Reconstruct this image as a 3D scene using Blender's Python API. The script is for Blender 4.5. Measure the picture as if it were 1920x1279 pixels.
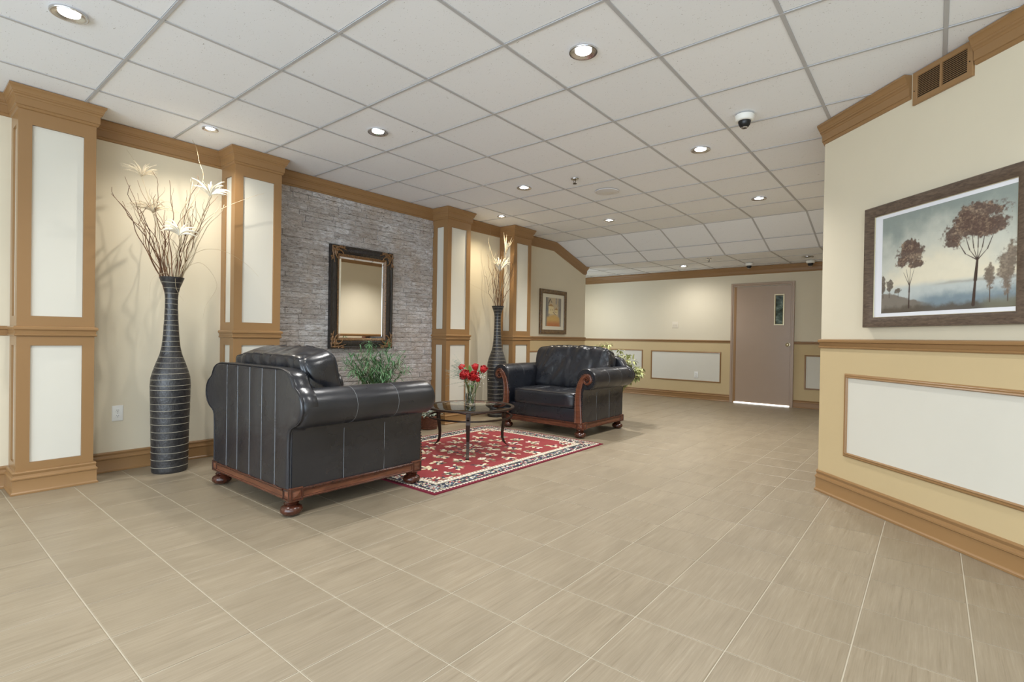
import bpy, bmesh, math, random
import numpy as np
from mathutils import Vector, Matrix, noise as mnoise

for o in list(bpy.data.objects):
    bpy.data.objects.remove(o)
SC = bpy.context.scene
COL = SC.collection
PI = math.pi
rad = math.radians

# ------------------------------------------------------------------ camera
CAM_H = 1.0696
def cam_axes(yaw, pitch, roll):
    cy, sy = math.cos(yaw), math.sin(yaw)
    f = Vector((-sy * math.cos(pitch), cy * math.cos(pitch), math.sin(pitch)))
    r = Vector((cy, sy, 0)); u = r.cross(f)
    c, s = math.cos(roll), math.sin(roll)
    return c * r + s * u, -s * r + c * u, f
CR, CU, CF = cam_axes(0.684056613, -0.00701689578, 0.0160061961)
cam_data = bpy.data.cameras.new('camera')
cam = bpy.data.objects.new('camera', cam_data); COL.objects.link(cam)
cam.matrix_world = Matrix(((CR.x, CU.x, -CF.x, 0), (CR.y, CU.y, -CF.y, 0), (CR.z, CU.z, -CF.z, CAM_H), (0, 0, 0, 1)))
cam_data.sensor_width = 36.0
cam_data.lens = 968.423 * 36.0 / 1920.0
cam_data.clip_start = 0.05
SC.camera = cam

# ------------------------------------------------------------------ world, exposure, daylight
SC.view_settings.view_transform = 'Standard'
SC.view_settings.look = 'None'
SC.view_settings.gamma = 1.0
SC.view_settings.use_curve_mapping = False
SC.view_settings.exposure = 0.42
W = bpy.data.worlds.new('daylight'); SC.world = W; W.use_nodes = True
bg = W.node_tree.nodes['Background']
bg.inputs[0].default_value = (0.74, 0.87, 1.0, 1); bg.inputs[1].default_value = 2.1

LAMP_W = 64.0          # each round ceiling downlight
WASH_W = 42.0          # the two small spots over the floor vases
WINDOW_W = 130.0       # daylight through the glazed entrance behind the camera
def area_light(name, loc, target, sx, sy, power, col):
    d = bpy.data.lights.new(name, 'AREA'); d.shape = 'RECTANGLE'; d.size = sx; d.size_y = sy
    d.energy = power; d.color = col
    o = bpy.data.objects.new(name, d); COL.objects.link(o); o.location = loc
    o.rotation_euler = (Vector(target) - Vector(loc)).to_track_quat('-Z', 'Y').to_euler()
    return o
area_light('entrance_daylight', (-0.5, -3.3, 1.35), (-0.9, 4.0, 1.1), 6.0, 2.4, WINDOW_W, (0.80, 0.90, 1.0))

# ------------------------------------------------------------------ sizes read off the photograph (metres)
CEIL = 2.6339
T0X, T0Y, TS = -1.8077, 2.1121, 0.61          # ceiling grid
F0X, F0Y, FS = -0.873, 1.8484, 0.3333         # floor grid
XW = -4.837                                    # left wall
XP = -4.5696                                   # pillar faces
PHW = 0.1996                                   # pillar half width
PY = [0.7592, 2.0878, 4.5427, 5.8198]
YEND = 7.985                                   # where the left wall ends
YB = 9.43                                      # back wall
KY1, KY2, ZLOW = 6.992, 7.95, 2.345            # ceiling slope
XH = -0.6275; YC = 4.3032                      # corner of the right wall
XR = -6.4                                      # far side of the recess
Y0 = -3.5                                      # room ends behind the camera

# ------------------------------------------------------------------ materials
MATS = {}
class NT:
    def __init__(s, name):
        m = bpy.data.materials.new(name); m.use_nodes = True
        s.m = m; s.t = m.node_tree; s.n = s.t.nodes; s.l = s.t.links
        s.b = s.n['Principled BSDF']
    def add(s, typ, **kw):
        nd = s.n.new(typ)
        for k, v in kw.items():
            if k.startswith('i_'):
                key = k[2:]; key = int(key) if key.isdigit() else key.replace('_', ' ')
                nd.inputs[key].default_value = v
            else: setattr(nd, k, v)
        return nd
    def link(s, a, b): s.l.new(a, b)
    def coord(s, which='Object', scale=(1, 1, 1), loc=(0, 0, 0)):
        if which == 'World':
            src = s.add('ShaderNodeNewGeometry').outputs['Position']
        else:
            src = s.add('ShaderNodeTexCoord').outputs[which]
        mp = s.add('ShaderNodeMapping'); mp.inputs['Scale'].default_value = scale; mp.inputs['Location'].default_value = loc
        s.link(src, mp.inputs['Vector']); return mp.outputs[0]
    def noise(s, vec, scale, detail=4, rough=.55, dist=0):
        nd = s.add('ShaderNodeTexNoise'); nd.inputs['Scale'].default_value = scale
        nd.inputs['Detail'].default_value = detail; nd.inputs['Roughness'].default_value = rough
        nd.inputs['Distortion'].default_value = dist
        s.link(vec, nd.inputs['Vector']); return nd.outputs['Fac']
    def ramp(s, fac, stops):
        nd = s.add('ShaderNodeValToRGB'); e = nd.color_ramp.elements
        while len(e) < len(stops): e.new(.5)
        for el, (p, c) in zip(e, stops):
            el.position = p; el.color = (*c, 1) if len(c) == 3 else c
        s.link(fac, nd.inputs[0]); return nd.outputs[0]
    def mix(s, fac, a, b, typ='MIX'):
        nd = s.add('ShaderNodeMix', data_type='RGBA', blend_type=typ)
        for v, i in ((fac, 0), (a, 6), (b, 7)):
            if hasattr(v, 'node'): s.link(v, nd.inputs[i])
            else: nd.inputs[i].default_value = v if i == 0 else (*v, 1)
        return nd.outputs[2]
    def math(s, op, a, b=None, c=None):
        nd = s.add('ShaderNodeMath', operation=op)
        for i, v in enumerate((a, b, c)):
            if v is None: continue
            if hasattr(v, 'node'): s.link(v, nd.inputs[i])
            else: nd.inputs[i].default_value = v
        return nd.outputs[0]
    def bump(s, h, strength=.3, dist=.002, nrm=None):
        nd = s.add('ShaderNodeBump'); nd.inputs['Strength'].default_value = strength; nd.inputs['Distance'].default_value = dist
        s.link(h, nd.inputs['Height'])
        if nrm: s.link(nrm, nd.inputs['Normal'])
        s.link(nd.outputs[0], s.b.inputs['Normal']); return nd.outputs[0]
    def base(s, c):
        if hasattr(c, 'node'): s.link(c, s.b.inputs['Base Color'])
        else: s.b.inputs['Base Color'].default_value = (*c, 1)
    def set(s, **kw):
        for k, v in kw.items():
            inp = s.b.inputs[k.replace('_', ' ')]
            if hasattr(v, 'node'): s.link(v, inp)
            else: inp.default_value = v
        return s

def srgb(r, g, b):
    f = lambda c: (c / 12.92 if c <= .04045 else ((c + .055) / 1.055) ** 2.4)
    return (f(r / 255), f(g / 255), f(b / 255))

def paint(name, col, rough=.6, var=.04, bump=.08, spec=.4):
    t = NT(name)
    v = t.coord('World')
    n = t.noise(v, 2.2, 3)
    t.base(t.mix(n, [c * (1 - var) for c in col], [min(1, c * (1 + var)) for c in col]))
    t.set(Roughness=rough); t.b.inputs['Specular IOR Level'].default_value = spec
    if bump: t.bump(t.noise(v, 260, 2), bump, .0006)
    MATS[name] = t.m; return t.m

M_cream = paint('cream_wall_paint', srgb(218, 208, 184), .7)
M_tan = paint('tan_wainscot_paint', srgb(200, 178, 136), .7)
M_trim = paint('brown_trim_paint', srgb(150, 115, 75), .32, .03, .03, .5)
M_panel = paint('offwhite_panel_paint', srgb(216, 212, 199), .6)
M_white = paint('white_plastic', srgb(236, 236, 230), .4, .01, 0)
M_bar = paint('white_ceiling_bar_enamel', srgb(186, 187, 190), .45, .01, 0)
M_dark = paint('black_plastic', (0.012, 0.012, 0.013), .3, .02, 0)
M_glaze = paint('grout', srgb(188, 179, 160), .85, .08, .2)

def m_ceiling():
    t = NT('mineral_fibre_ceiling_tile')
    v = t.coord('World')
    # short fissures and pin holes pressed into the board
    n = t.noise(t.coord('World', (1, 2.4, 1)), 34, 2, .7, 1.2)
    pin = t.noise(v, 150, 1)
    f1 = t.ramp(n, [(.0, (0, 0, 0)), (.255, (0, 0, 0)), (.285, (1, 1, 1)), (1, (1, 1, 1))])
    f2 = t.ramp(pin, [(.0, (0, 0, 0)), (.22, (0, 0, 0)), (.27, (1, 1, 1)), (1, (1, 1, 1))])
    f = t.mix(1.0, f1, f2, 'MULTIPLY')
    oi = t.add('ShaderNodeObjectInfo').outputs['Random']
    base = t.mix(oi, srgb(240, 244, 250), srgb(245, 248, 253))
    t.base(t.mix(f, [c * .5 for c in srgb(220, 220, 220)], base)); t.set(Roughness=.9)
    t.bump(t.math('ADD', t.math('MULTIPLY', f, 1.0), t.math('MULTIPLY', t.noise(v, 420, 2), .12)), .5, .0012)
    return t.m
M_ceil = m_ceiling()

def m_floor():
    t = NT('wood_look_floor_tile')
    v = t.add('ShaderNodeNewGeometry').outputs['Position']
    sp = t.add('ShaderNodeSeparateXYZ'); t.link(v, sp.inputs[0])
    ix = t.math('FLOOR', t.math('DIVIDE', t.math('SUBTRACT', sp.outputs[0], F0X), FS))
    iy = t.math('FLOOR', t.math('DIVIDE', t.math('SUBTRACT', sp.outputs[1], F0Y), FS))
    cb = t.add('ShaderNodeCombineXYZ'); t.link(ix, cb.inputs[0]); t.link(iy, cb.inputs[1])
    wn = t.add('ShaderNodeTexWhiteNoise', noise_dimensions='3D'); t.link(cb.outputs[0], wn.inputs[0])
    # grain runs along Y; every tile takes its own stretch of it
    off = t.add('ShaderNodeVectorMath', operation='MULTIPLY_ADD')
    t.link(wn.outputs['Color'], off.inputs[0]); off.inputs[1].default_value = (9, 9, 9); t.link(v, off.inputs[2])
    mp = t.add('ShaderNodeMapping'); mp.inputs['Scale'].default_value = (1, .030, 1); t.link(off.outputs[0], mp.inputs[0])
    g1 = t.noise(mp.outputs[0], 85, 5, .62, .4)
    g2 = t.noise(mp.outputs[0], 260, 3, .6)
    mp2 = t.add('ShaderNodeMapping'); mp2.inputs['Scale'].default_value = (1, .35, 1); t.link(off.outputs[0], mp2.inputs[0])
    g3 = t.noise(mp2.outputs[0], 7, 4)
    grain = t.math('ADD', t.math('MULTIPLY', g1, .6), t.math('MULTIPLY', g2, .4))
    c = t.ramp(grain, [(.27, srgb(122, 108, 88)), (.43, srgb(145, 132, 111)), (.57, srgb(155, 142, 121)), (.75, srgb(174, 163, 143))])
    c = t.mix(t.math('MULTIPLY', t.ramp(g3, [(.35, (1, 1, 1)), (.62, (0, 0, 0))]), .30), c, srgb(118, 106, 87))
    c = t.mix(t.math('MULTIPLY', wn.outputs['Value'], .25), c, srgb(134, 122, 102))
    t.base(c); t.set(Roughness=t.math('ADD', .30, t.math('MULTIPLY', g1, .22)))
    t.b.inputs['Specular IOR Level'].default_value = .45
    t.bump(grain, .25, .0012)
    return t.m
M_floor = m_floor()

def m_stone():
    t = NT('split_face_grey_stone')
    v = t.coord('World')
    oi = t.add('ShaderNodeObjectInfo').outputs['Random']
    at = t.add('ShaderNodeAttribute', attribute_name='tone').outputs['Fac']
    vs = t.coord('World', (1, 1, 3.6))
    n1 = t.noise(vs, 12, 6, .68, .6)
    n2 = t.noise(t.coord('World', (1, 1, 6)), 30, 6, .75, .8)
    c = t.ramp(n1, [(.28, srgb(136, 126, 118)), (.43, srgb(190, 184, 180)), (.55, srgb(214, 212, 212)), (.70, srgb(240, 239, 238))])
    c = t.mix(t.math('MULTIPLY', t.ramp(t.noise(v, 3.1, 3), [(.42, (0, 0, 0)), (.66, (1, 1, 1))]), .5), c, srgb(178, 158, 136))
    c = t.mix(t.math('MULTIPLY', at, .45), c, srgb(150, 142, 136))
    cr = t.ramp(n2, [(.0, (1, 1, 1)), (.41, (1, 1, 1)), (.445, (0, 0, 0))])
    c = t.mix(t.math('MULTIPLY', cr, .85), c, srgb(74, 62, 54))
    t.base(c); t.set(Roughness=.85)
    t.bump(t.math('ADD', n2, t.math('MULTIPLY', n1, .7)), .9, .006)
    return t.m
M_stone = m_stone()

def m_leather():
    t = NT('black_leather')
    v = t.coord('Object')
    big = t.noise(v, 3.0, 3, .5, .6)
    t.base(t.ramp(big, [(.3, (.007, .009, .014)), (.7, (.017, .018, .023))]))
    fine = t.noise(v, 420, 2)
    cre = t.noise(t.coord('Object', (1, .6, 1)), 5, 3, .45, 1.2)
    t.set(Roughness=t.math('ADD', .17, t.math('MULTIPLY', t.noise(v, 5, 3), .24)))
    t.b.inputs['Specular IOR Level'].default_value = .7
    h = t.math('ADD', t.math('MULTIPLY', fine, .03), cre)
    t.bump(h, .45, .012)
    return t.m
M_leather = m_leather()
M_stitch = paint('pale_stitching', srgb(134, 138, 142), .5, .05, 0)
M_piping = paint('leather_piping', (.018, .018, .022), .35, .05, 0)

def m_wood(name, c1, c2, rough=.28, axis=(1, 1, .12), sc=30):
    t = NT(name)
    n = t.noise(t.coord('Object', axis), sc, 4, .6, .8)
    t.base(t.ramp(n, [(.3, c1), (.7, c2)])); t.set(Roughness=rough)
    t.b.inputs['Coat Weight'].default_value = .25; t.b.inputs['Coat Roughness'].default_value = .2
    t.bump(n, .12, .001)
    return t.m
M_mahog = m_wood('reddish_mahogany', (.075, .022, .010), (.20, .070, .034), .3, (.15, .15, 1), 50)
M_mahogd = m_wood('dark_mahogany', (.025, .007, .004), (.10, .028, .014), .22)
M_frame = m_wood('brown_picture_frame', srgb(74, 60, 50), srgb(112, 95, 80), .4, (.25, .25, 1), 90)
M_frame2 = m_wood('dark_bronze_picture_frame', srgb(44, 30, 18), srgb(130, 98, 56), .35, (1, 1, 1), 45)
M_mframe = m_wood('black_mirror_frame', (.010, .009, .010), (.03, .025, .022), .25, (1, 1, .2), 40)
M_bronze = m_wood('aged_bronze_ornament', srgb(40, 26, 16), srgb(158, 116, 70), .4, (1, 1, 1), 90)

def metal(name, col, rough=.3, met=1.0):
    t = NT(name); t.base(col); t.set(Roughness=rough, Metallic=met)
    t.bump(t.noise(t.coord('Object'), 60, 2), .05, .001); return t.m
M_tmetal = metal('dark_bronze_table_metal', (.05, .035, .028), .38, .75)
M_chrome = metal('brushed_nickel_trim', (.62, .62, .63), .22)
M_brass = metal('worn_brass', (.55, .48, .32), .28)
M_nail = metal('dark_nail_head', (.06, .05, .045), .3)
M_door = paint('greybrown_door_enamel', srgb(170, 148, 128), .26, .05, .03, .6)
M_grille = M_trim
M_void = paint('vent_shadow_black', (.01, .008, .006), .9, 0, 0)

def glassm(name, col=(1, 1, 1), rough=.0, ior=1.45):
    t = NT(name); t.base(col); t.set(Roughness=rough, IOR=ior)
    t.b.inputs['Transmission Weight'].default_value = 1.0; return t.m
M_glass = glassm('clear_glass', (.93, .98, .95))
M_tglass = glassm('table_glass', (.80, .92, .86))
M_water = glassm('water', (.98, 1, .99), 0, 1.33)
def m_mirror():
    t = NT('mirror_glass'); t.base((.93, .93, .92)); t.set(Metallic=1.0, Roughness=.01); return t.m
M_mirror = m_mirror()

def m_vase():
    t = NT('ribbed_black_lacquer')
    v = t.coord('Object', (1, 1, 1))
    n = t.noise(v, 55, 4, .6)
    n2 = t.noise(t.coord('Object', (1, 1, .25)), 120, 3)
    t.base(t.ramp(n, [(.3, (.012, .012, .014)), (.75, (.045, .043, .042))]))
    t.set(Roughness=.34); t.b.inputs['Specular IOR Level'].default_value = .6
    t.bump(t.math('ADD', n, n2), .5, .004); return t.m
M_vase = m_vase()
M_ring = paint('pale_ring', srgb(158, 152, 136), .5, .15, 0)

def simple(name, c1, c2, sc=20, rough=.6, trans=0, sss=0):
    t = NT(name)
    oi = t.add('ShaderNodeObjectInfo').outputs['Random']
    n = t.math('ADD', t.math('MULTIPLY', t.noise(t.coord('Object'), sc, 3), .7), t.math('MULTIPLY', oi, .3))
    t.base(t.ramp(n, [(.25, c1), (.8, c2)])); t.set(Roughness=rough)
    if sss: t.b.inputs['Subsurface Weight'].default_value = sss; t.b.inputs['Subsurface Radius'].default_value = (.01, .004, .002)
    return t.m
M_twig = simple('curly_willow_bark', srgb(70, 42, 26), srgb(150, 108, 70), 8)
M_twigpale = simple('bleached_twig', srgb(176, 156, 120), srgb(226, 212, 184), 8)
M_plume = simple('pampas_plume', srgb(206, 186, 150), srgb(244, 234, 212), 40, .9)
M_plumew = simple('white_pampas_plume', srgb(238, 228, 205), srgb(255, 252, 240), 40, .9)
M_rose = simple('red_rose_petal', (.26, .004, .006), (.62, .018, .018), 30, .45)
M_leafg = simple('green_leaf', srgb(38, 78, 30), srgb(110, 156, 82), 12, .45)
M_leaff = simple('narrow_green_leaf', srgb(74, 124, 78), srgb(168, 206, 162), 9, .45)
M_leafv = simple('variegated_fig_leaf', srgb(84, 104, 46), srgb(206, 206, 140), 22, .4)
M_leafgr = simple('grey_green_leaf', srgb(96, 112, 92), srgb(190, 198, 184), 20, .7)
M_stem = simple('green_stem', srgb(58, 84, 36), srgb(120, 146, 76), 30, .5)
M_bwhite = simple('tiny_white_blossom', srgb(226, 226, 218), srgb(255, 255, 250), 30, .7)
M_purple = simple('purple_blossom', srgb(110, 70, 140), srgb(190, 160, 214), 30, .6)
M_wicker = simple('brown_wicker', srgb(66, 34, 22), srgb(132, 78, 52), 60, .5)
M_terra = simple('dark_planter', srgb(40, 34, 30), srgb(78, 66, 56), 20, .6)
M_soil = simple('potting_soil', srgb(30, 22, 16), srgb(62, 48, 36), 60, .95)

def emis(name, col, st):
    t = NT(name); t.base((.9, .9, .9)); t.b.inputs['Emission Color'].default_value = (*col, 1)
    t.b.inputs['Emission Strength'].default_value = st; return t.m
M_lens = emis('lit_lamp_lens', (1, 1, 1), 14)
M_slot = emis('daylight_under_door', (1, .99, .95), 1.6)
def m_vcol(name, rough=.7, bump=0, bsc=600):
    t = NT(name); at = t.add('ShaderNodeVertexColor', layer_name='Col'); t.base(at.outputs[0]); t.set(Roughness=rough)
    if bump: t.bump(t.noise(t.coord('Object'), bsc, 2), bump, .002)
    return t.m
M_art = m_vcol('painted_canvas', .55, .2, 300)
M_rug = m_vcol('woven_wool_pile', .95, .6, 500)

# ------------------------------------------------------------------ object helpers
def link_mesh(name, verts, faces, mat, parent=None, smooth=False, loc=None, edges=()):
    me = bpy.data.meshes.new(name); me.from_pydata([tuple(v) for v in verts], list(edges), faces)
    me.validate(); me.update()
    if mat is not None:
        for m in (mat if isinstance(mat, (list, tuple)) else [mat]): me.materials.append(m)
    if smooth: me.polygons.foreach_set('use_smooth', [True] * len(me.polygons))
    o = bpy.data.objects.new(name, me); COL.objects.link(o)
    if parent is not None: o.parent = parent
    if loc is not None: o.location = loc
    return o
def empty(name, loc=(0, 0, 0), rz=0, parent=None):
    o = bpy.data.objects.new(name, None); COL.objects.link(o); o.location = loc; o.rotation_euler = (0, 0, rz)
    o.empty_display_size = .05
    if parent is not None: o.parent = parent
    return o
def tag(o, label=None, cat=None, group=None, kind=None):
    if label: o['label'] = label
    if cat: o['category'] = cat
    if group: o['group'] = group
    if kind: o['kind'] = kind
    return o
class MB:
    def __init__(s): s.v = []; s.f = []
    def add(s, vs, fs):
        k = len(s.v); s.v += [tuple(p) for p in vs]; s.f += [tuple(i + k for i in f) for f in fs]
        return s
    def box(s, lo, hi, bev=0):
        x0, y0, z0 = lo; x1, y1, z1 = hi
        if bev <= 0:
            vs = [(x0, y0, z0), (x1, y0, z0), (x1, y1, z0), (x0, y1, z0), (x0, y0, z1), (x1, y0, z1), (x1, y1, z1), (x0, y1, z1)]
            return s.add(vs, [(3, 2, 1, 0), (4, 5, 6, 7), (0, 1, 5, 4), (1, 2, 6, 5), (2, 3, 7, 6), (3, 0, 4, 7)])
        bm = bmesh.new(); bmesh.ops.create_cube(bm, size=1)
        for v in bm.verts:
            v.co = Vector(((x0 + x1) / 2 + v.co.x * (x1 - x0), (y0 + y1) / 2 + v.co.y * (y1 - y0), (z0 + z1) / 2 + v.co.z * (z1 - z0)))
        bmesh.ops.bevel(bm, geom=bm.edges[:], offset=bev, segments=2, affect='EDGES', profile=.6)
        bm.verts.index_update()
        s.add([v.co for v in bm.verts], [[v.index for v in f.verts] for f in bm.faces]); bm.free(); return s
    def tube(s, pts, r, n=8, cap=True):
        pts = [Vector(p) for p in pts]; N = len(pts)
        rs = r if isinstance(r, (list, tuple)) else [r] * N
        base = len(s.v); up = None
        for i, p in enumerate(pts):
            t = (pts[min(i + 1, N - 1)] - pts[max(i - 1, 0)])
            t = t.normalized() if t.length > 1e-9 else Vector((0, 0, 1))
            if up is None:
                a = Vector((0, 0, 1)) if abs(t.z) < .9 else Vector((1, 0, 0)); up = (a - t * a.dot(t)).normalized()
            else:
                up = up - t * up.dot(t)
                up = up.normalized() if up.length > 1e-6 else t.orthogonal().normalized()
            w = t.cross(up)
            for k in range(n):
                a = 2 * PI * k / n; s.v.append(tuple(p + (up * math.cos(a) + w * math.sin(a)) * rs[i]))
        for i in range(N - 1):
            for k in range(n):
                a = base + i * n + k; b = base + i * n + (k + 1) % n
                s.f.append((a, b, b + n, a + n))
        if cap:
            s.f.append(tuple(base + k for k in reversed(range(n)))); s.f.append(tuple(base + (N - 1) * n + k for k in range(n)))
        return s
    def lathe(s, prof, c=(0, 0, 0), n=24, cap=None):
        if cap is None: cap = prof[0] != prof[-1]
        base = len(s.v); cx, cy, cz = c
        for r, z in prof:
            for k in range(n):
                a = 2 * PI * k / n; s.v.append((cx + r * math.cos(a), cy + r * math.sin(a), cz + z))
        for i in range(len(prof) - 1):
            for k in range(n):
                a = base + i * n + k; b = base + i * n + (k + 1) % n
                s.f.append((a, b, b + n, a + n))
        if cap and prof[0][0] > 1e-6: s.f.append(tuple(base + k for k in reversed(range(n))))
        if cap and prof[-1][0] > 1e-6: s.f.append(tuple(base + (len(prof) - 1) * n + k for k in range(n)))
        return s
    def sphere(s, c, r, n=8, m=5, sc=(1, 1, 1)):
        base = len(s.v)
        for i in range(m + 1):
            th = PI * i / m
            for k in range(n):
                a = 2 * PI * k / n
                s.v.append((c[0] + r * sc[0] * math.sin(th) * math.cos(a), c[1] + r * sc[1] * math.sin(th) * math.sin(a), c[2] + r * sc[2] * math.cos(th)))
        for i in range(m):
            for k in range(n):
                a = base + i * n + k; b = base + i * n + (k + 1) % n
                s.f.append((a, a + n, b + n, b))
        return s
    def rings(s, rings, closed_ring=False, caps=False):
        base = len(s.v); n = len(rings[0])
        for rg in rings: s.v += [tuple(p) for p in rg]
        for i in range(len(rings) - 1):
            for k in range(n if closed_ring else n - 1):
                a = base + i * n + k; b = base + i * n + (k + 1) % n
                s.f.append((a, b, b + n, a + n))
        if caps:
            s.f.append(tuple(base + k for k in reversed(range(n)))); s.f.append(tuple(base + (len(rings) - 1) * n + k for k in range(n)))
        return s
    def build(s, name, mat, parent=None, smooth=False, loc=None, fixn=True):
        o = link_mesh(name, s.v, s.f, mat, parent, smooth, loc)
        if fixn:
            bm = bmesh.new(); bm.from_mesh(o.data)
            bmesh.ops.remove_doubles(bm, verts=bm.verts, dist=1e-6)
            bmesh.ops.recalc_face_normals(bm, faces=bm.faces); bm.to_mesh(o.data); bm.free()
            if smooth: o.data.polygons.foreach_set('use_smooth', [True] * len(o.data.polygons))
        return o
def auto_smooth(o, ang=35):
    me = o.data; me.polygons.foreach_set('use_smooth', [True] * len(me.polygons))
    bm = bmesh.new(); bm.from_mesh(me)
    for e in bm.edges:
        e.smooth = not (len(e.link_faces) == 2 and e.calc_face_angle(0) > rad(ang))
    bm.to_mesh(me); bm.free(); return o
def copy_tree(o, parent=None):
    c = o.copy(); COL.objects.link(c)
    if parent is not None: c.parent = parent
    for ch in list(o.children): copy_tree(ch, c)
    return c

# mouldings: a profile (out, z) swept along a plan path, out = right-hand side of the walking direction
def moulding(path, prof, z0=0):
    pts = [Vector((p[0], p[1])) for p in path]; N = len(pts); mb = MB(); rings = []
    for i in range(N):
        d0 = (pts[i] - pts[i - 1]).normalized() if i > 0 else None
        d1 = (pts[i + 1] - pts[i]).normalized() if i < N - 1 else None
        n0 = Vector((d0.y, -d0.x)) if d0 else None; n1 = Vector((d1.y, -d1.x)) if d1 else None
        if n0 is None: m = n1
        elif n1 is None: m = n0
        else:
            m = (n0 + n1); m = m / max(1e-6, m.length); m = m / max(.2, m.dot(n0))
        rings.append([(pts[i].x + m.x * o, pts[i].y + m.y * o, z0 + z) for o, z in prof])
    return mb.rings(rings, True, True)
CROWN = [(0, -.140), (.009, -.136), (.013, -.128), (.012, -.121), (.018, -.118), (.018, -.072), (.022, -.068), (.024, -.060), (.032, -.054), (.032, -.046), (.036, -.042), (.039, -.030), (.046, -.016), (.0493, -.013), (.0493, -.001), (0, -.001)]
BASE = [(0, .001), (.025, .001), (.025, .012), (.019, .018), (.017, .022), (.017, .094), (.022, .098), (.022, .106), (.015, .112), (.011, .124), (.014, .132), (.016, .140), (.012, .148), (0, .150)]
RAIL = [(0, 1.026), (.009, 1.029), (.013, 1.034), (.013, 1.040), (.007, 1.045), (.009, 1.060), (.010, 1.066), (.018, 1.071), (.019, 1.078), (.018, 1.086), (.011, 1.092), (0, 1.093)]
BBASE = [(o, z * .84) for o, z in BASE]
BRAIL = [(o, 1.030 + (z - 1.026) * .7) for o, z in RAIL]

# a mitred rectangular frame on a plane: O origin, U/V in plane, Nn outward; profile (inset from the outer edge, height)
def rect_frame(O, U, V, Nn, u0, u1, v0, v1, prof):
    O, U, V, Nn = map(Vector, (O, U, V, Nn)); mb = MB()
    cs = [(u0, v0, 1, 1), (u1, v0, -1, 1), (u1, v1, -1, -1), (u0, v1, 1, -1)]
    rings = []
    for (a, b, sa, sb) in cs + cs[:1]:
        rings.append([O + U * (a + sa * i) + V * (b + sb * i) + Nn * h for i, h in prof])
    return mb.rings(rings, True)
def slab(O, U, V, Nn, u0, u1, v0, v1, h0, h1, mb=None):
    O, U, V, Nn = map(Vector, (O, U, V, Nn)); mb = mb or MB()
    P = lambda a, b, h: O + U * a + V * b + Nn * h
    vs = [P(u0, v0, h0), P(u1, v0, h0), P(u1, v1, h0), P(u0, v1, h0), P(u0, v0, h1), P(u1, v0, h1), P(u1, v1, h1), P(u0, v1, h1)]
    return mb.add(vs, [(3, 2, 1, 0), (4, 5, 6, 7), (0, 1, 5, 4), (1, 2, 6, 5), (2, 3, 7, 6), (3, 0, 4, 7)])
def in_view(x, y, z, pad=0):
    d = Vector((x, y, z - CAM_H)); w = d.dot(CF)
    if w < .05: return False
    px = 960 + 968.4 * d.dot(CR) / w; py = 639.5 - 968.4 * d.dot(CU) / w
    return -pad < px < 1920 + pad and -pad < py < 1279 + pad
S2 = math.sqrt(.5)
DU = Vector((S2, -S2, 0)); DN = Vector((-S2, -S2, 0)); DO = Vector((XH, YC, 0)); UZ = Vector((0, 0, 1))   # right wall plane
DLEN = 6.2

# ================================================================== FLOOR
fl = MB().box((XR - .1, Y0, -.12), (4.6, YB + .1, -.0022)).build('floor', M_glaze)
tag(fl, kind='structure')
def in_room(x, y):
    if y < Y0 + .2 or y > YB - .02: return False
    if x < (XW + .0 if y < YEND else XR): return False
    if y > YC and x > XH: return False
    if y <= YC and x + y > XH + YC: return False
    return True
cells = []
for i in range(-20, 16):
    for j in range(-16, 25):
        x = F0X + (i + .5) * FS; y = F0Y + (j + .5) * FS
        ok = any(in_room(x + a * FS * .5, y + b * FS * .5) for a in (-1, 0, 1) for b in (-1, 0, 1))
        if ok: cells.append((x, y))
vis = [c for c in cells if any(in_view(c[0] + a * .16, c[1] + b * .16, 0, 10) for a in (-1, 0, 1) for b in (-1, 0, 1))]
vis.sort(key=lambda c: Vector((c[0], c[1], CAM_H)).length)
near = vis[:298]; nearset = set(near)
def tile_mesh(mb, cx, cy, s, dz=0):
    h = s / 2; b = .0022; t = 0.0 + dz; lo = -.0021
    vs = [(cx - h, cy - h, lo), (cx + h, cy - h, lo), (cx + h, cy + h, lo), (cx - h, cy + h, lo),
          (cx - h, cy - h, t - .001), (cx + h, cy - h, t - .001), (cx + h, cy + h, t - .001), (cx - h, cy + h, t - .001),
          (cx - h + b, cy - h + b, t), (cx + h - b, cy - h + b, t), (cx + h - b, cy + h - b, t), (cx - h + b, cy + h - b, t)]
    mb.add(vs, [(0, 1, 5, 4), (1, 2, 6, 5), (2, 3, 7, 6), (3, 0, 4, 7), (4, 5, 9, 8), (5, 6, 10, 9), (6, 7, 11, 10), (7, 4, 8, 11), (8, 9, 10, 11)])
mbt = MB(); tile_mesh(mbt, 0, 0, FS - .0046)
t0 = mbt.build('floor_tile', M_floor, fl, fixn=False)
for k, (x, y) in enumerate(near):
    o = t0 if k == 0 else t0.copy()
    if k: COL.objects.link(o)
    o.location = (x, y, 0)
mbt = MB()
for c in cells:
    if c not in nearset: tile_mesh(mbt, c[0], c[1], FS - .0046)
tag(mbt.build('floor_tiling', M_floor, fl, fixn=False), kind='stuff')

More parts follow.
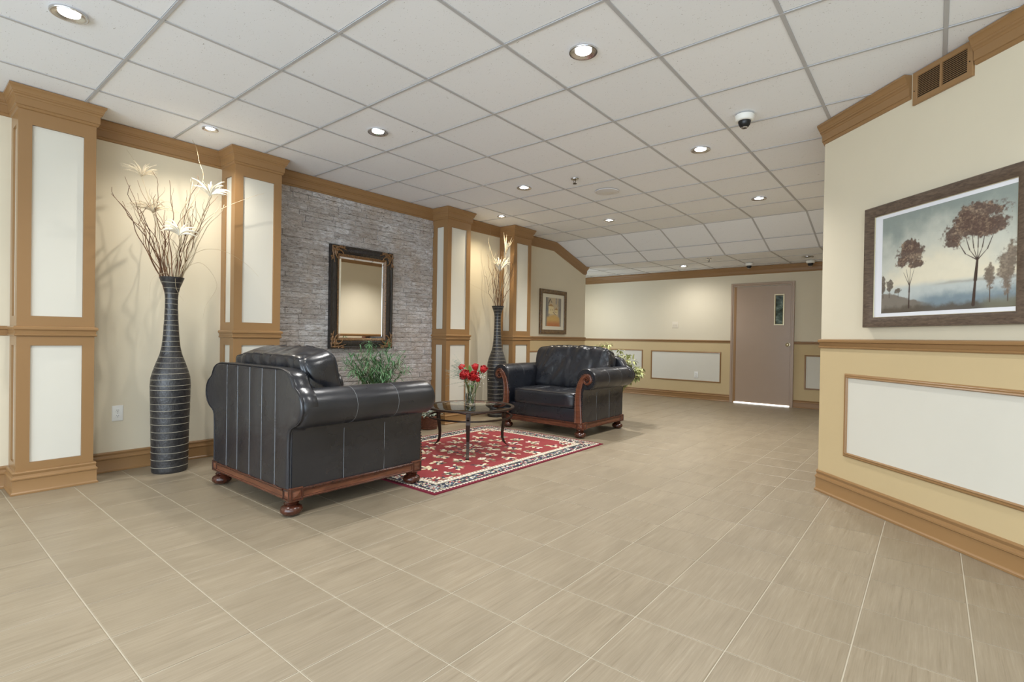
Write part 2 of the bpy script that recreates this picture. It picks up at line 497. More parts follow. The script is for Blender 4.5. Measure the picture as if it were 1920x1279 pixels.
# ================================================================== CEILING
cl = MB()
cl.box((XR - .1, Y0, CEIL + .02), (4.6, KY1, CEIL + .12))
cl.add([(XR - .1, KY1, CEIL + .02), (4.6, KY1, CEIL + .02), (4.6, KY2, ZLOW + .02), (XR - .1, KY2, ZLOW + .02),
        (XR - .1, KY1, CEIL + .12), (4.6, KY1, CEIL + .12), (4.6, KY2, ZLOW + .12), (XR - .1, KY2, ZLOW + .12)],
       [(0, 1, 2, 3), (7, 6, 5, 4), (0, 4, 5, 1), (2, 6, 7, 3), (1, 5, 6, 2), (3, 7, 4, 0)])
cl.box((XR - .1, KY2, ZLOW + .02), (4.6, YB + .1, ZLOW + .12))
ce = tag(cl.build('ceiling', M_bar), kind='structure')
def czip(s):                                   # distance along the ceiling in Y -> (y, z)
    if s <= KY1: return s, CEIL
    L = math.hypot(KY2 - KY1, CEIL - ZLOW)
    if s <= KY1 + L:
        f = (s - KY1) / L; return KY1 + f * (KY2 - KY1), CEIL + f * (ZLOW - CEIL)
    return KY2 + s - KY1 - L, ZLOW
SL = math.hypot(KY2 - KY1, CEIL - ZLOW)
slines = [T0Y + TS * j for j in range(-9, 9)]            # the last is the kink line
slines += [KY1 + TS, KY1 + SL, KY1 + SL + TS, KY1 + SL + 2 * TS, KY1 + SL + (YB - KY2)]
xlines = [T0X + TS * i for i in range(-8, 11)]
LIGHTS = [(T0X + TS * (i + .5), T0Y + TS * (j + .5)) for i in (0, -3) for j in (-3, 0, 3, 6)] + [(T0X + TS * 3.5, T0Y + TS * .5), (T0X + TS * 3.5, T0Y - TS * 2.5), (T0X + TS * .5, T0Y - TS * 5.5), (T0X - TS * 2.5, T0Y - TS * 5.5)]
tcache = {}
def ctile(w, l, parent):
    key = (round(w, 4), round(l, 4))
    if key not in tcache:
        mb = MB(); a, b = w / 2 - .0065, l / 2 - .0065
        a2, b2 = a - .004, b - .004
        mb.add([(-a, -b, .012), (a, -b, .012), (a, b, .012), (-a, b, .012), (-a, -b, .002), (a, -b, .002), (a, b, .002), (-a, b, .002),
                (-a2, -b2, -.001), (a2, -b2, -.001), (a2, b2, -.001), (-a2, b2, -.001)],
               [(0, 1, 2, 3), (0, 4, 5, 1), (1, 5, 6, 2), (2, 6, 7, 3), (3, 7, 4, 0), (4, 8, 9, 5), (5, 9, 10, 6), (6, 10, 11, 7), (7, 11, 8, 4), (8, 11, 10, 9)])
        o = mb.build('ceiling_tile', M_ceil, parent); tcache[key] = o; return o
    o = tcache[key].copy(); COL.objects.link(o); return o
def ceil_ok(x, y):
    m = .32
    return any(in_room(x + a * m, y + b * m) for a in (-1, 0, 1) for b in (-1, 0, 1))
hid = MB(); nt = 0
rnd = random.Random(5)
for a, b in zip(slines[:-1], slines[1:]):
    ya, za = czip(a + 1e-6); yb, zb = czip(b - 1e-6)
    L = b - a; cy, cz = (ya + yb) / 2, (za + zb) / 2; ang = math.atan2(zb - za, yb - ya)
    for x0, x1 in zip(xlines[:-1], xlines[1:]):
        cx = (x0 + x1) / 2
        if not ceil_ok(cx, cy): continue
        o = ctile(x1 - x0, L, ce)
        o.location = (cx, cy, cz + .0042); o.rotation_euler = (ang, rnd.uniform(-.0012, .0012), 0)
def bar(name, x0, x1, y0, z0, y1, z1, w, along):
    mb = MB(); d = .0008
    if along == 'x':
        n = Vector((0, -(z1 - z0), (y1 - y0))).normalized() if abs(y1 - y0) > 1e-6 else Vector((0, 0, 1))
        mb.box((x0, y0 - w / 2, z0 - d), (x1, y0 + w / 2, z0 + .004))
    else:
        vs = []
        for (y, z) in ((y0, z0), (y1, z1)):
            vs += [(x0 - w / 2, y, z - d), (x0 + w / 2, y, z - d), (x0 + w / 2, y, z + .004), (x0 - w / 2, y, z + .004)]
        mb.add(vs, [(0, 1, 2, 3), (7, 6, 5, 4), (0, 4, 5, 1), (1, 5, 6, 2), (2, 6, 7, 3), (3, 7, 4, 0)])
    return mb.build(name, M_bar, ce)
for x in xlines:
    xin = x > XW
    bar('ceiling_bar', x, x, (Y0 if xin else YEND), CEIL if xin else ZLOW, (KY1 if xin else YB), CEIL if xin else ZLOW, .019, 'y') if True else None
    if xin:
        if x < XH + .3:
            bar('ceiling_bar', x, x, KY1, CEIL, KY2, ZLOW, .019, 'y'); bar('ceiling_bar', x, x, KY2, ZLOW, YB, ZLOW, .019, 'y')
for s_ in slines[:-1]:
    y, z = czip(s_)
    xa = XW if y < YEND else XR
    xb = XH if y > YC else min(4.5, XH + YC - y)
    bar('ceiling_bar', xa, xb, y, z - .0006, y, z, .015, 'x')

# ================================================================== WALLS
def wall_box(name, lo, hi, mat=M_cream):
    return tag(MB().box(lo, hi).build(name, mat), kind='structure')
wl = MB()
wl.box((XW - .25, Y0, -.05), (XW, YEND, CEIL + .1)); wl = wl.build('wall_left', M_cream); tag(wl, kind='structure')
wb = wall_box('wall_back', (XR - .1, YB, -.05), (XH + .3, YB + .2, CEIL + .1))
wall_box('wall_recess', (XR - .2, YEND - .3, -.05), (XR, YB + .1, CEIL + .1))
mbr = MB()
e1 = DO + DU * DLEN
mbr.add([(XH, YC, -.05), tuple(e1)[:2] + (-.05,), (e1.x + .25, e1.y + .25, -.05), (XH + .25, YC + .1, -.05), (XH, YC, CEIL + .1), tuple(e1)[:2] + (CEIL + .1,), (e1.x + .25, e1.y + .25, CEIL + .1), (XH + .25, YC + .1, CEIL + .1)],
        [(3, 2, 1, 0), (4, 5, 6, 7), (0, 1, 5, 4), (1, 2, 6, 5), (2, 3, 7, 6), (3, 0, 4, 7)])
wr = tag(mbr.build('wall_right', M_cream), kind='structure')
wh = wall_box('wall_hall', (XH, YC + .02, -.05), (XH + .25, YB, CEIL + .1))
wall_box('wall_rear', (-5.1, Y0 - .15, -.05), (-3.6, Y0, CEIL + .1))

def P(name, mb, mat, parent, sm=0):
    o = mb.build(name, mat, parent)
    if sm: auto_smooth(o, sm)
    return o
# pillars
def pillar(k):
    y = PY[k]; root = tag(empty('trim_%d' % (k + 1), (0, 0, 0)), kind='structure')
    c = .014; ya, yb = y - PHW, y + PHW
    zt = CEIL - .004
    mb = MB().box((XW, ya + c, .0), (XP - c, yb - c, zt))
    # stiles and rails on three faces around recessed panels
    def face(O, U, Nn, w, l, r):
        for (u0, u1, v0, v1) in ((0, l, 0, zt), (w - r, w, 0, zt), (l, w - r, 0, .200), (l, w - r, .966, 1.160), (l, w - r, 2.405, zt)):
            slab(O, U, UZ, Nn, u0, u1, v0, v1, -c - .001, 0, mb)
    face((XP, ya, 0), (0, 1, 0), (1, 0, 0), 2 * PHW, .067, .066)
    dp = XP - XW
    face((XW, ya, 0), (1, 0, 0), (0, -1, 0), dp - c, .075, .058)
    face((XP - c, yb, 0), (-1, 0, 0), (0, 1, 0), dp - c, .058, .075)
    P('shaft', mb, M_trim, root)
    for v0, v1 in ((.200, .966), (1.160, 2.405)):
        P('panel', slab((XP, ya, 0), (0, 1, 0), UZ, (1, 0, 0), .068, 2 * PHW - .067, v0 + .001, v1 - .001, -c - .001, -c + .002), M_panel, root)
        P('panel', slab((XW, ya, 0), (1, 0, 0), UZ, (0, -1, 0), .076, dp - c - .059, v0 + .001, v1 - .001, -c - .001, -c + .002), M_panel, root)
        P('panel', slab((XP - c, yb, 0), (-1, 0, 0), UZ, (0, 1, 0), .059, dp - c - .076, v0 + .001, v1 - .001, -c - .001, -c + .002), M_panel, root)
        # thin bead around the front panel
    path = [(XW, ya), (XP, ya), (XP, yb), (XW, yb)]
    P('crown_moulding', moulding(path, CROWN, CEIL), M_trim, root, 30)
    P('chair_rail', moulding(path, RAIL), M_trim, root, 30)
    P('base_moulding', moulding(path, BASE), M_trim, root, 30)
for k in range(4): pillar(k)
# wall mouldings between the pillars
gaps = [(Y0, PY[0] - PHW), (PY[0] + PHW, PY[1] - PHW), (PY[1] + PHW, PY[2] - PHW), (PY[2] + PHW, PY[3] - PHW)]
for a, b in gaps:
    P('crown_moulding', moulding([(XW, a), (XW, b)], CROWN, CEIL), M_trim, wl, 30)
    P('base_moulding', moulding([(XW, a), (XW, b)], BASE), M_trim, wl, 30)
P('chair_rail', moulding([(XW, Y0), (XW, PY[0] - PHW)], RAIL), M_trim, wl, 30)
ye = PY[3] + PHW
P('chair_rail', moulding([(XW, ye), (XW, YEND), (XR, YEND)], RAIL), M_trim, wl, 30)
P('base_moulding', moulding([(XW, ye), (XW, YEND), (XR, YEND)], BASE), M_trim, wl, 30)
# crown that follows the slope of the ceiling and turns the corner
def end_crown():
    mb = MB(); rings = []
    pts = [(ye, CEIL), (KY1 + .01, CEIL), (KY2 - .02, ZLOW + .002), (YEND, ZLOW + .002)]
    for i, (y, z) in enumerate(pts):
        def nrm(a, b):
            d = Vector((b[0] - a[0], b[1] - a[1])).normalized(); return Vector((-d.y, d.x))
        n0 = nrm(pts[i - 1], pts[i]) if i else nrm(pts[0], pts[1]); n1 = nrm(pts[i], pts[i + 1]) if i < 3 else n0
        m = n0 + n1; m.normalize(); m = m / m.dot(n0)
        ext = 1 if i == 3 else 0
        rings.append([(XW + o, y + m.x * dz + ext * o, z + m.y * dz) for o, dz in CROWN])
    rings.append([(XR, YEND + o, ZLOW + .002 + dz) for o, dz in CROWN])
    return mb.rings(rings, True, True)
P('crown_moulding', end_crown(), M_trim, wl, 30)
# tan wainscot with framed panels
PF = [(0, 0), (.003, .008), (.010, .013), (.018, .011), (.024, .015), (.029, .008), (.031, 0)]
def wains(parent, O, U, Nn, u0, u1, frames, z0=.14, z1=1.03, fr=1.0):
    P('wainscot', slab(O, U, UZ, Nn, u0, u1, z0, z1, -.001, .0035), M_tan, parent)
    pf = [(i * fr, .003 + h * fr) for i, h in PF]
    for a, b, c, d in frames:
        P('panel', slab(O, U, UZ, Nn, a + .006, b - .006, c + .006, d - .006, .003, .0055), M_panel, parent)
        P('panel_moulding', rect_frame(O, U, UZ, Nn, a, b, c, d, pf), M_trim, parent, 40)
wains(wl, (XW, 0, 0), (0, 1, 0), (1, 0, 0), ye, YEND - .001, [(6.09, 7.86, .318, .866)], fr=.75)
# back wall
DX0, DX1 = -2.746, -1.755
wains(wb, (0, YB, 0), (1, 0, 0), (0, -1, 0), XR, DX0, [(XR + .16, -4.385, .316, .872), (-4.22, -2.903, .316, .868)], .115, 1.04, .8)
wains(wb, (0, YB, 0), (1, 0, 0), (0, -1, 0), DX1, XH, [(-1.602, -.76, .305, .862)], .115, 1.04, .8)
P('crown_moulding', moulding([(XR, YB), (XH, YB)], [(o, z * .97) for o, z in CROWN], ZLOW), M_trim, wb, 30)
for a, b in ((XR, DX0), (DX1, XH)):
    P('chair_rail', moulding([(a, YB), (b, YB)], BRAIL), M_trim, wb, 30)
    P('base_moulding', moulding([(a, YB), (b, YB)], BBASE), M_trim, wb, 30)
# right wall and the hall wall behind its corner
VU0, VU1 = .735, 1.088
pa = DO + DU * (VU0 - .018); pb = DO + DU * (VU1 + .008); pe = DO + DU * DLEN
P('crown_moulding', moulding([(XH, YC + 2.6), (XH, YC), (pa.x, pa.y)], CROWN, CEIL), M_trim, wr, 30)
P('crown_moulding', moulding([(pb.x, pb.y), (pe.x, pe.y)], CROWN, CEIL), M_trim, wr, 30)
RRAIL = [(o * 1.15, z) for o, z in RAIL]
P('chair_rail', moulding([(XH, YB), (XH, YC), (pe.x, pe.y)], RRAIL), M_trim, wr, 30)
P('base_moulding', moulding([(XH, YB), (XH, YC), (pe.x, pe.y)], BASE), M_trim, wr, 30)
wains(wr, DO, DU, DN, .0, DLEN, [(.244, 2.25, .303, .862), (2.5, 4.6, .303, .862)])
wains(wh, (XH, YB, 0), (0, -1, 0), (-1, 0, 0), 0, YB - YC, [(.3, 2.3, .303, .862), (2.6, 4.7, .303, .862)])
# return-air grille set into the crown
vr = tag(empty('air_vent', DO + DU * VU0 + Vector((0, 0, 2.446))), 'brown slatted return air vent set into the crown moulding above the large tree picture', 'vent')
vw, vh = VU1 - VU0, .186
VO = Vector((0, 0, 0))
P('backing', slab(VO, DU, UZ, DN, .01, vw - .01, .01, vh - .004, .001, .006), M_void, vr)
mb = rect_frame(VO, DU, UZ, DN, 0, vw, 0, vh, [(0, .0), (0, .012), (.003, .015), (.028, .015), (.030, .012), (.030, .0)])
slab(VO, DU, UZ, DN, vw / 2 - .006, vw / 2 + .006, .028, vh - .028, .006, .0145, mb)
P('frame', mb, M_trim, vr)
for side in (0, 1):
    u0 = .030 if side == 0 else vw / 2 + .006; u1 = vw / 2 - .006 if side == 0 else vw - .030
    for k in range(13):
        z = .032 + k * (vh - .064) / 12.0
        m2 = MB(); vs = []
        for u in (u0, u1):
            for (h, zz) in ((.006, z + .0040), (.0135, z - .0030), (.0135, z - .0006), (.006, z + .0060)):
                vs.append(DU * u + DN * h + UZ * zz)
        m2.add(vs, [(0, 1, 2, 3), (7, 6, 5, 4), (0, 4, 5, 1), (1, 5, 6, 2), (2, 6, 7, 3), (3, 7, 4, 0)])
        P('slat', m2, M_trim, vr)
for u in (.014, vw - .014):
    P('screw', MB().sphere(tuple(DU * u + DN * .0155 + UZ * (vh * .42)), .0035, 8, 4), M_void, vr)

# ================================================================== STONE WALL
SY0, SY1 = PY[1] + PHW, PY[2] - PHW
SZ0, SZ1 = .150, CEIL - .138
srnd = random.Random(11)
st_list = []
z = SZ0; row = 0
while z < SZ1 - .01:
    h = srnd.uniform(.044, .060); h = min(h, SZ1 - z)
    if SZ1 - (z + h) < .02: h = SZ1 - z
    y = SY0 - srnd.uniform(0, .25)
    while y < SY1:
        w_ = srnd.choice([.16, .2, .24, .3, .36, .22]) * srnd.uniform(.85, 1.15)
        a, b = max(y, SY0), min(y + w_, SY1)
        if b - a > .012: st_list.append((a, b, z, z + h))
        y += w_
    z += h
wsl = tag(MB().box((XW - .01, SY0, SZ0), (XW + .004, SY1, SZ1)).build('wall_stone', M_stone), kind='structure')
def stone(a, b, c, d, seed):
    r = random.Random(seed); mb = MB(); n = max(3, int((b - a) / .03)); g = .0017
    dep = r.uniform(.008, .021); tilt = r.uniform(-.003, .003)
    ys = [a + g + (b - a - 2 * g) * i / n for i in range(n + 1)]
    rings = []
    for i, yy in enumerate(ys):
        e = .003 if i in (0, n) else 0
        f = dep + tilt * (i / n - .5) + r.uniform(-.0025, .0025)
        rings.append([(XW, yy, c + g), (XW + f - .003 - e, yy, c + g), (XW + f - e, yy, c + .010 + r.uniform(-.003, .003)), (XW + f - e + r.uniform(-.002, .002), yy, d - .012 + r.uniform(-.004, .004)), (XW + f - .004 - e, yy, d - g), (XW, yy, d - g)])
    mb.rings(rings, True, True)
    return mb, r.random()
# the stones that show largest are single parts, the rest one part
def s_vis(s):
    a, b, c, d = s; y = (a + b) / 2; z = (c + d) / 2
    hidden = z < .55 and y < 4.0
    return (1 if hidden else 0, -(b - a) * (d - c))
order = sorted(st_list, key=s_vis)
def set_tone(o, t):
    at = o.data.attributes.new('tone', 'FLOAT', 'POINT'); at.data.foreach_set('value', [t] * len(o.data.vertices) if not isinstance(t, list) else t)
for k, s in enumerate(order[:298]):
    mb, t = stone(*s, k); o = mb.build('stone', M_stone, wsl); set_tone(o, t)
mb = MB(); tones = []
for k, s in enumerate(order[298:]):
    m2, t = stone(*s, k + 1000); mb.add(m2.v, m2.f); tones += [t] * len(m2.v)
if mb.v:
    o = mb.build('stonework', M_stone, wsl, fixn=False); set_tone(o, tones); tag(o, kind='stuff')

# ================================================================== DOOR
dr = tag(empty('door_1', (0, 0, 0)), kind='structure')
FW = .052
fp = [(0, 0), (0, .030), (.004, .034), (.028, .034), (.034, .026), (FW, .026), (FW, -.0)]
mb = MB(); rings = []
for (x, z, sx, sz) in ((DX0, .001, 1, 0), (DX0, 2.062, 1, -1), (DX1, 2.062, -1, -1), (DX1, .001, -1, 0)):
    rings.append([(x + sx * i, YB - h, z + sz * i) for i, h in fp])
mb.rings(rings, True, True)
P('door_frame', mb, M_trim if False else M_door, dr)
lx0, lx1, lz1 = DX0 + FW + .004, DX1 - FW - .002, 2.004
# wall opening is shallow: the jamb shows as a reveal, the leaf sits back in it
P('reveal', MB().box((DX0 + .04, YB - .0245, .002), (DX0 + FW + .040, YB - .002, lz1 + .0), 0), M_trim, dr)
lf = P('door_leaf', MB().box((DX0 + FW + .038, YB - .022, .022), (lx1, YB - .001, lz1 - .004), .002), M_door, dr)
wx0, wx1, wz0, wz1 = -2.058, -1.903, 1.340, 1.858
P('window_frame', rect_frame((0, YB - .022, 0), (1, 0, 0), UZ, (0, -1, 0), wx0, wx1, wz0, wz1, [(0, 0), (.003, .010), (.016, .010), (.024, .003), (.024, -.002)]), M_brass, lf)
M_dglass = NT('door_glass_painted_reflection'); M_dglass.base(M_dglass.ramp(M_dglass.noise(M_dglass.coord('Object', (1, 1, 1.6)), 9, 4, .6), [(.35, (.02, .03, .025)), (.55, (.10, .15, .13)), (.7, (.34, .40, .38))])); M_dglass.set(Roughness=.06); M_dglass = M_dglass.m  # dark greenish reflection is painted into the pane colour as mottling
P('pane', MB().box((wx0 + .02, YB - .0245, wz0 + .02), (wx1 - .02, YB - .0225, wz1 - .02)), M_dglass, lf)
kb = MB(); 
def lathe_y(mb, prof, c, n=20):                # lathe about the -Y axis
    base = len(mb.v)
    for r, h in prof:
        for k in range(n):
            a = 2 * PI * k / n; mb.v.append((c[0] + r * math.cos(a), c[1] - h, c[2] + r * math.sin(a)))
    for i in range(len(prof) - 1):
        for k in range(n):
            a = base + i * n + k; b = base + i * n + (k + 1) % n
            mb.f.append((a, b, b + n, a + n))
    mb.f.append(tuple(base + (len(prof) - 1) * n + k for k in range(n)))
lathe_y(kb, [(.032, 0), (.032, .005), (.014, .008), (.012, .03), (.024, .040), (.029, .052), (.024, .064), (.010, .070)], (-1.842, YB - .022, 1.022))
P('door_knob', kb, M_brass, lf, 40)
P('under_door_glow', MB().box((DX0 + FW + .02, YB - .030, .001), (lx1, YB - .001, .020)), M_slot, dr)  # glowing strip stands in for the bright light under the door

# ================================================================== RUG
def hashn(ix, iy, s=0):
    h = (ix * 374761393 + iy * 668265263 + s * 1274126177) & 0xffffffff
    h = ((h ^ (h >> 13)) * 1274126177) & 0xffffffff
    return ((h ^ (h >> 16)) & 0xffff) / 65535.0
hashv = np.vectorize(lambda a, b, s: hashn(int(a), int(b), int(s)))
RX0, RX1, RY0, RY1 = -4.165, -2.575, 2.362, 4.645
def paint_grid(nx, ny, fn, lx, ly):
    xs = (np.arange(nx) + .5) / nx * lx; ys = (np.arange(ny) + .5) / ny * ly
    X, Y = np.meshgrid(xs, ys); return fn(X, Y)
def lerp(a, b, t): return a + (np.array(b) - a) * t[..., None]
def blob(U, V, cu, cv, ru, rv, rot=0):
    c, s = math.cos(rot), math.sin(rot); a = (U - cu) * c + (V - cv) * s; b = -(U - cu) * s + (V - cv) * c
    return (a / ru) ** 2 + (b / rv) ** 2 < 1
def rug_paint(X, Y):
    LX, LY = RX1 - RX0, RY1 - RY0
    navy = srgb(42, 48, 62); cream = srgb(222, 208, 176); red = srgb(138, 48, 51); burg = srgb(128, 26, 48); rose_ = srgb(196, 96, 96); sage = srgb(122, 128, 96); white = srgb(232, 226, 212)
    d = np.minimum(np.minimum(X, LX - X), np.minimum(Y, LY - Y))
    C = np.zeros(X.shape + (3,)); C[:] = red
    # scattered flower sprays on the red field
    r = random.Random(3)
    cellx, celly = .235, .175
    for i in range(int(LX / cellx) + 1):
        for j in range(int(LY / celly) + 1):
            cx = (i + .5 + (.5 if j % 2 else 0)) * cellx; cy = (j + .5) * celly
            if min(cx, LX - cx, cy, LY - cy) < .29: continue
            rot = r.uniform(-.5, .5)
            for k in range(20):
                a = r.uniform(0, 2 * PI); q = r.uniform(.010, .080)
                px, py = cx + q * math.cos(a) * 1.15, cy + q * math.sin(a) * .72
                col = (cream, cream, white, navy, sage)[r.randrange(5)] if q > .03 else (cream, navy)[k % 2]
                m = blob(X, Y, px, py, r.uniform(.015, .028), r.uniform(.009, .015), a + rot)
                C[m] = col
    # central medallion
    mx, my = LX / 2, LY / 2
    for k in range(90):
        a = r.uniform(0, 2 * PI); q = abs(r.gauss(0, .10)) + .01
        m = blob(X, Y, mx + q * math.cos(a) * .9, my + q * math.sin(a) * 1.25, r.uniform(.012, .026), r.uniform(.007, .013), a)
        C[m] = (cream, navy, sage, white, rose_)[r.randrange(5)]
    # corner sprays
    for sx in (0, 1):
        for sy in (0, 1):
            for k in range(60):
                u, v = r.uniform(.20, .40), r.uniform(.20, .40)
                if u + v > .62: continue
                px = u if sx == 0 else LX - u; py = v if sy == 0 else LY - v
                C[blob(X, Y, px, py, r.uniform(.010, .02), r.uniform(.006, .011), r.uniform(0, 3))] = (cream, navy, sage, white)[r.randrange(4)]
    # guard stripes and the navy flower border
    C[d < .212] = cream; C[d < .205] = srgb(150, 140, 116); C[d < .200] = white; C[d < .176] = srgb(96, 92, 92)
    C[d < .170] = cream; 
    band = (d < .160) & (d > .052); C[band] = navy
    along = np.where(np.minimum(X, LX - X) < np.minimum(Y, LY - Y), Y, X)
    for k in range(1700):
        side = r.randrange(4); q = .106 + r.gauss(0, .024); q = min(max(q, .060), .152)
        t = r.uniform(.06, (LY if side < 2 else LX) - .06)
        px, py = [(q, t), (LX - q, t), (t, q), (t, LY - q)][side]
        C[blob(X, Y, px, py, r.uniform(.007, .014), r.uniform(.004, .008), r.uniform(0, 3)) & band] = (white, cream, rose_, sage, srgb(120, 130, 150), white)[r.randrange(6)]
    C[(d < .052)] = cream; C[(d < .046)] = srgb(150, 136, 118); C[(d < .040)] = white
    g = (np.floor(along / .016) % 2 == 0); C[(d < .034) & (d > .024) & g] = navy; C[(d < .200) & (d > .186) & g] = srgb(150, 120, 110)
    C[d < .024] = burg
    C[d < .012] = srgb(112, 22, 44)
    nz = np.random.RandomState(2).uniform(.90, 1.06, X.shape)[..., None]
    return np.clip(C * nz, 0, 1)
def colour_grid(name, nx, ny, lx, ly, fn, mat, parent, place):
    """a flat coloured sheet: one face per dot of pattern, colour per corner"""
    cols = paint_grid(nx, ny, fn, lx, ly)
    xs = np.linspace(0, lx, nx + 1); ys = np.linspace(0, ly, ny + 1)
    X, Y = np.meshgrid(xs, ys)
    P3 = place(X.ravel(), Y.ravel())
    me = bpy.data.meshes.new(name)
    me.vertices.add(len(P3)); me.vertices.foreach_set('co', P3.astype(np.float32).ravel())
    a = (np.arange(ny)[:, None] * (nx + 1) + np.arange(nx)[None, :]).ravel()
    quads = np.stack([a, a + 1, a + nx + 2, a + nx + 1], 1).astype(np.int32)
    me.loops.add(quads.size); me.loops.foreach_set('vertex_index', quads.ravel())
    me.polygons.add(len(quads)); me.polygons.foreach_set('loop_start', np.arange(0, quads.size, 4, dtype=np.int32))
    me.update(calc_edges=True)
    at = me.color_attributes.new('Col', 'FLOAT_COLOR', 'CORNER')
    cc = np.ones((len(quads), 4, 4), np.float32); cc[:, :, :3] = cols.reshape(-1, 1, 3)
    at.data.foreach_set('color', cc.ravel()); me.materials.append(mat)
    o = bpy.data.objects.new(name, me); COL.objects.link(o)
    if parent is not None: o.parent = parent
    return o
rug = tag(empty('area_rug', ((RX0 + RX1) / 2, (RY0 + RY1) / 2, 0)), 'red oriental rug with navy flowered border under the glass coffee table', 'rug')
hx, hy = (RX1 - RX0) / 2, (RY1 - RY0) / 2
colour_grid('pile', 318, 456, 2 * hx, 2 * hy, rug_paint, M_rug, rug,
            lambda x, y: np.stack([x - hx, y - hy, np.full_like(x, .0078)], 1))
M_bind = paint('burgundy_rug_binding', srgb(122, 26, 48), .9, .05, .3)
mb = MB().box((-hx - .001, -hy - .001, .0005), (hx + .001, hy + .001, .0070))
P('binding', mb, M_bind, rug)

# ================================================================== ARMCHAIRS
def half_width(z):
    tab = [(.150, .530), (.30, .531), (.47, .534), (.505, .540), (.525, .565), (.548, .625), (.580, .662), (.620, .682), (.650, .685), (.685, .676), (.715, .655), (.738, .628), (.750, .602), (.765, .585), (.795, .566), (.820, .548), (.838, .520), (.850, .485), (.858, .440), (.862, .40)]
    for (a, wa), (b, wb_) in zip(tab[:-1], tab[1:]):
        if z <= b: return wa + (wb_ - wa) * max(0, (z - a)) / (b - a)
    return tab[-1][1]
SEAMS = (-.322, -.157, .02, .185, .358)
def leather_back(root):
    zs = [.150, .20, .26, .32, .38, .44, .49, .515, .53, .545, .56, .58, .60, .62, .64, .66, .68, .70, .715, .73, .742, .752, .765, .78, .80, .82, .835, .845, .853, .858, .862]
    nu = 72; mb = MB(); fr = []; bk = []
    for z in zs:
        w = half_width(z); a = []; b = []
        for i in range(nu + 1):
            u = -1 + 2 * i / nu; x = u * w
            edge = min(1, (1 - abs(u)) * w / .030); top = min(1, (.862 - z) / .022 + .0)
            e = max(0, min(edge, top + .02)); rnd_ = math.sqrt(max(0, 1 - (1 - e) ** 2))
            dn = min(abs(x - s) for s in SEAMS); groove = 0
            puff = .006 * (1 - math.exp(-dn / .022)) - .006
            yb = -.490 + (1 - rnd_) * .026 + groove - puff
            a.append((x, yb, z)); b.append((x, -.375 - (1 - rnd_) * .02, z))
        fr.append(a); bk.append(b)
    full = [f + b[::-1] for f, b in zip(fr, bk)]
    mb.rings(full, True, True)
    bp = P('back_panel', mb, M_leather, root, 50)
    for s in SEAMS:
        top = max(z for z in zs if half_width(z) > abs(s) + .005)
        P('seam', MB().tube([(s + .0 * z, -.4855, z) for z in (.16, .3, .5, .7, min(top, .852))], .0017, 5), M_stitch, bp)
    # piping along the outer edge of the back
    pts = [(-half_width(z) + .006, -.484, z) for z in zs] + [(x, -.484, .861) for x in np.linspace(-.38, .38, 9)] + [(half_width(z) - .006, -.484, z) for z in reversed(zs)]
    P('piping', MB().tube(pts, .0048, 6), M_piping, bp, 60)
ACX, ACZ, AR = .570, .633, .115
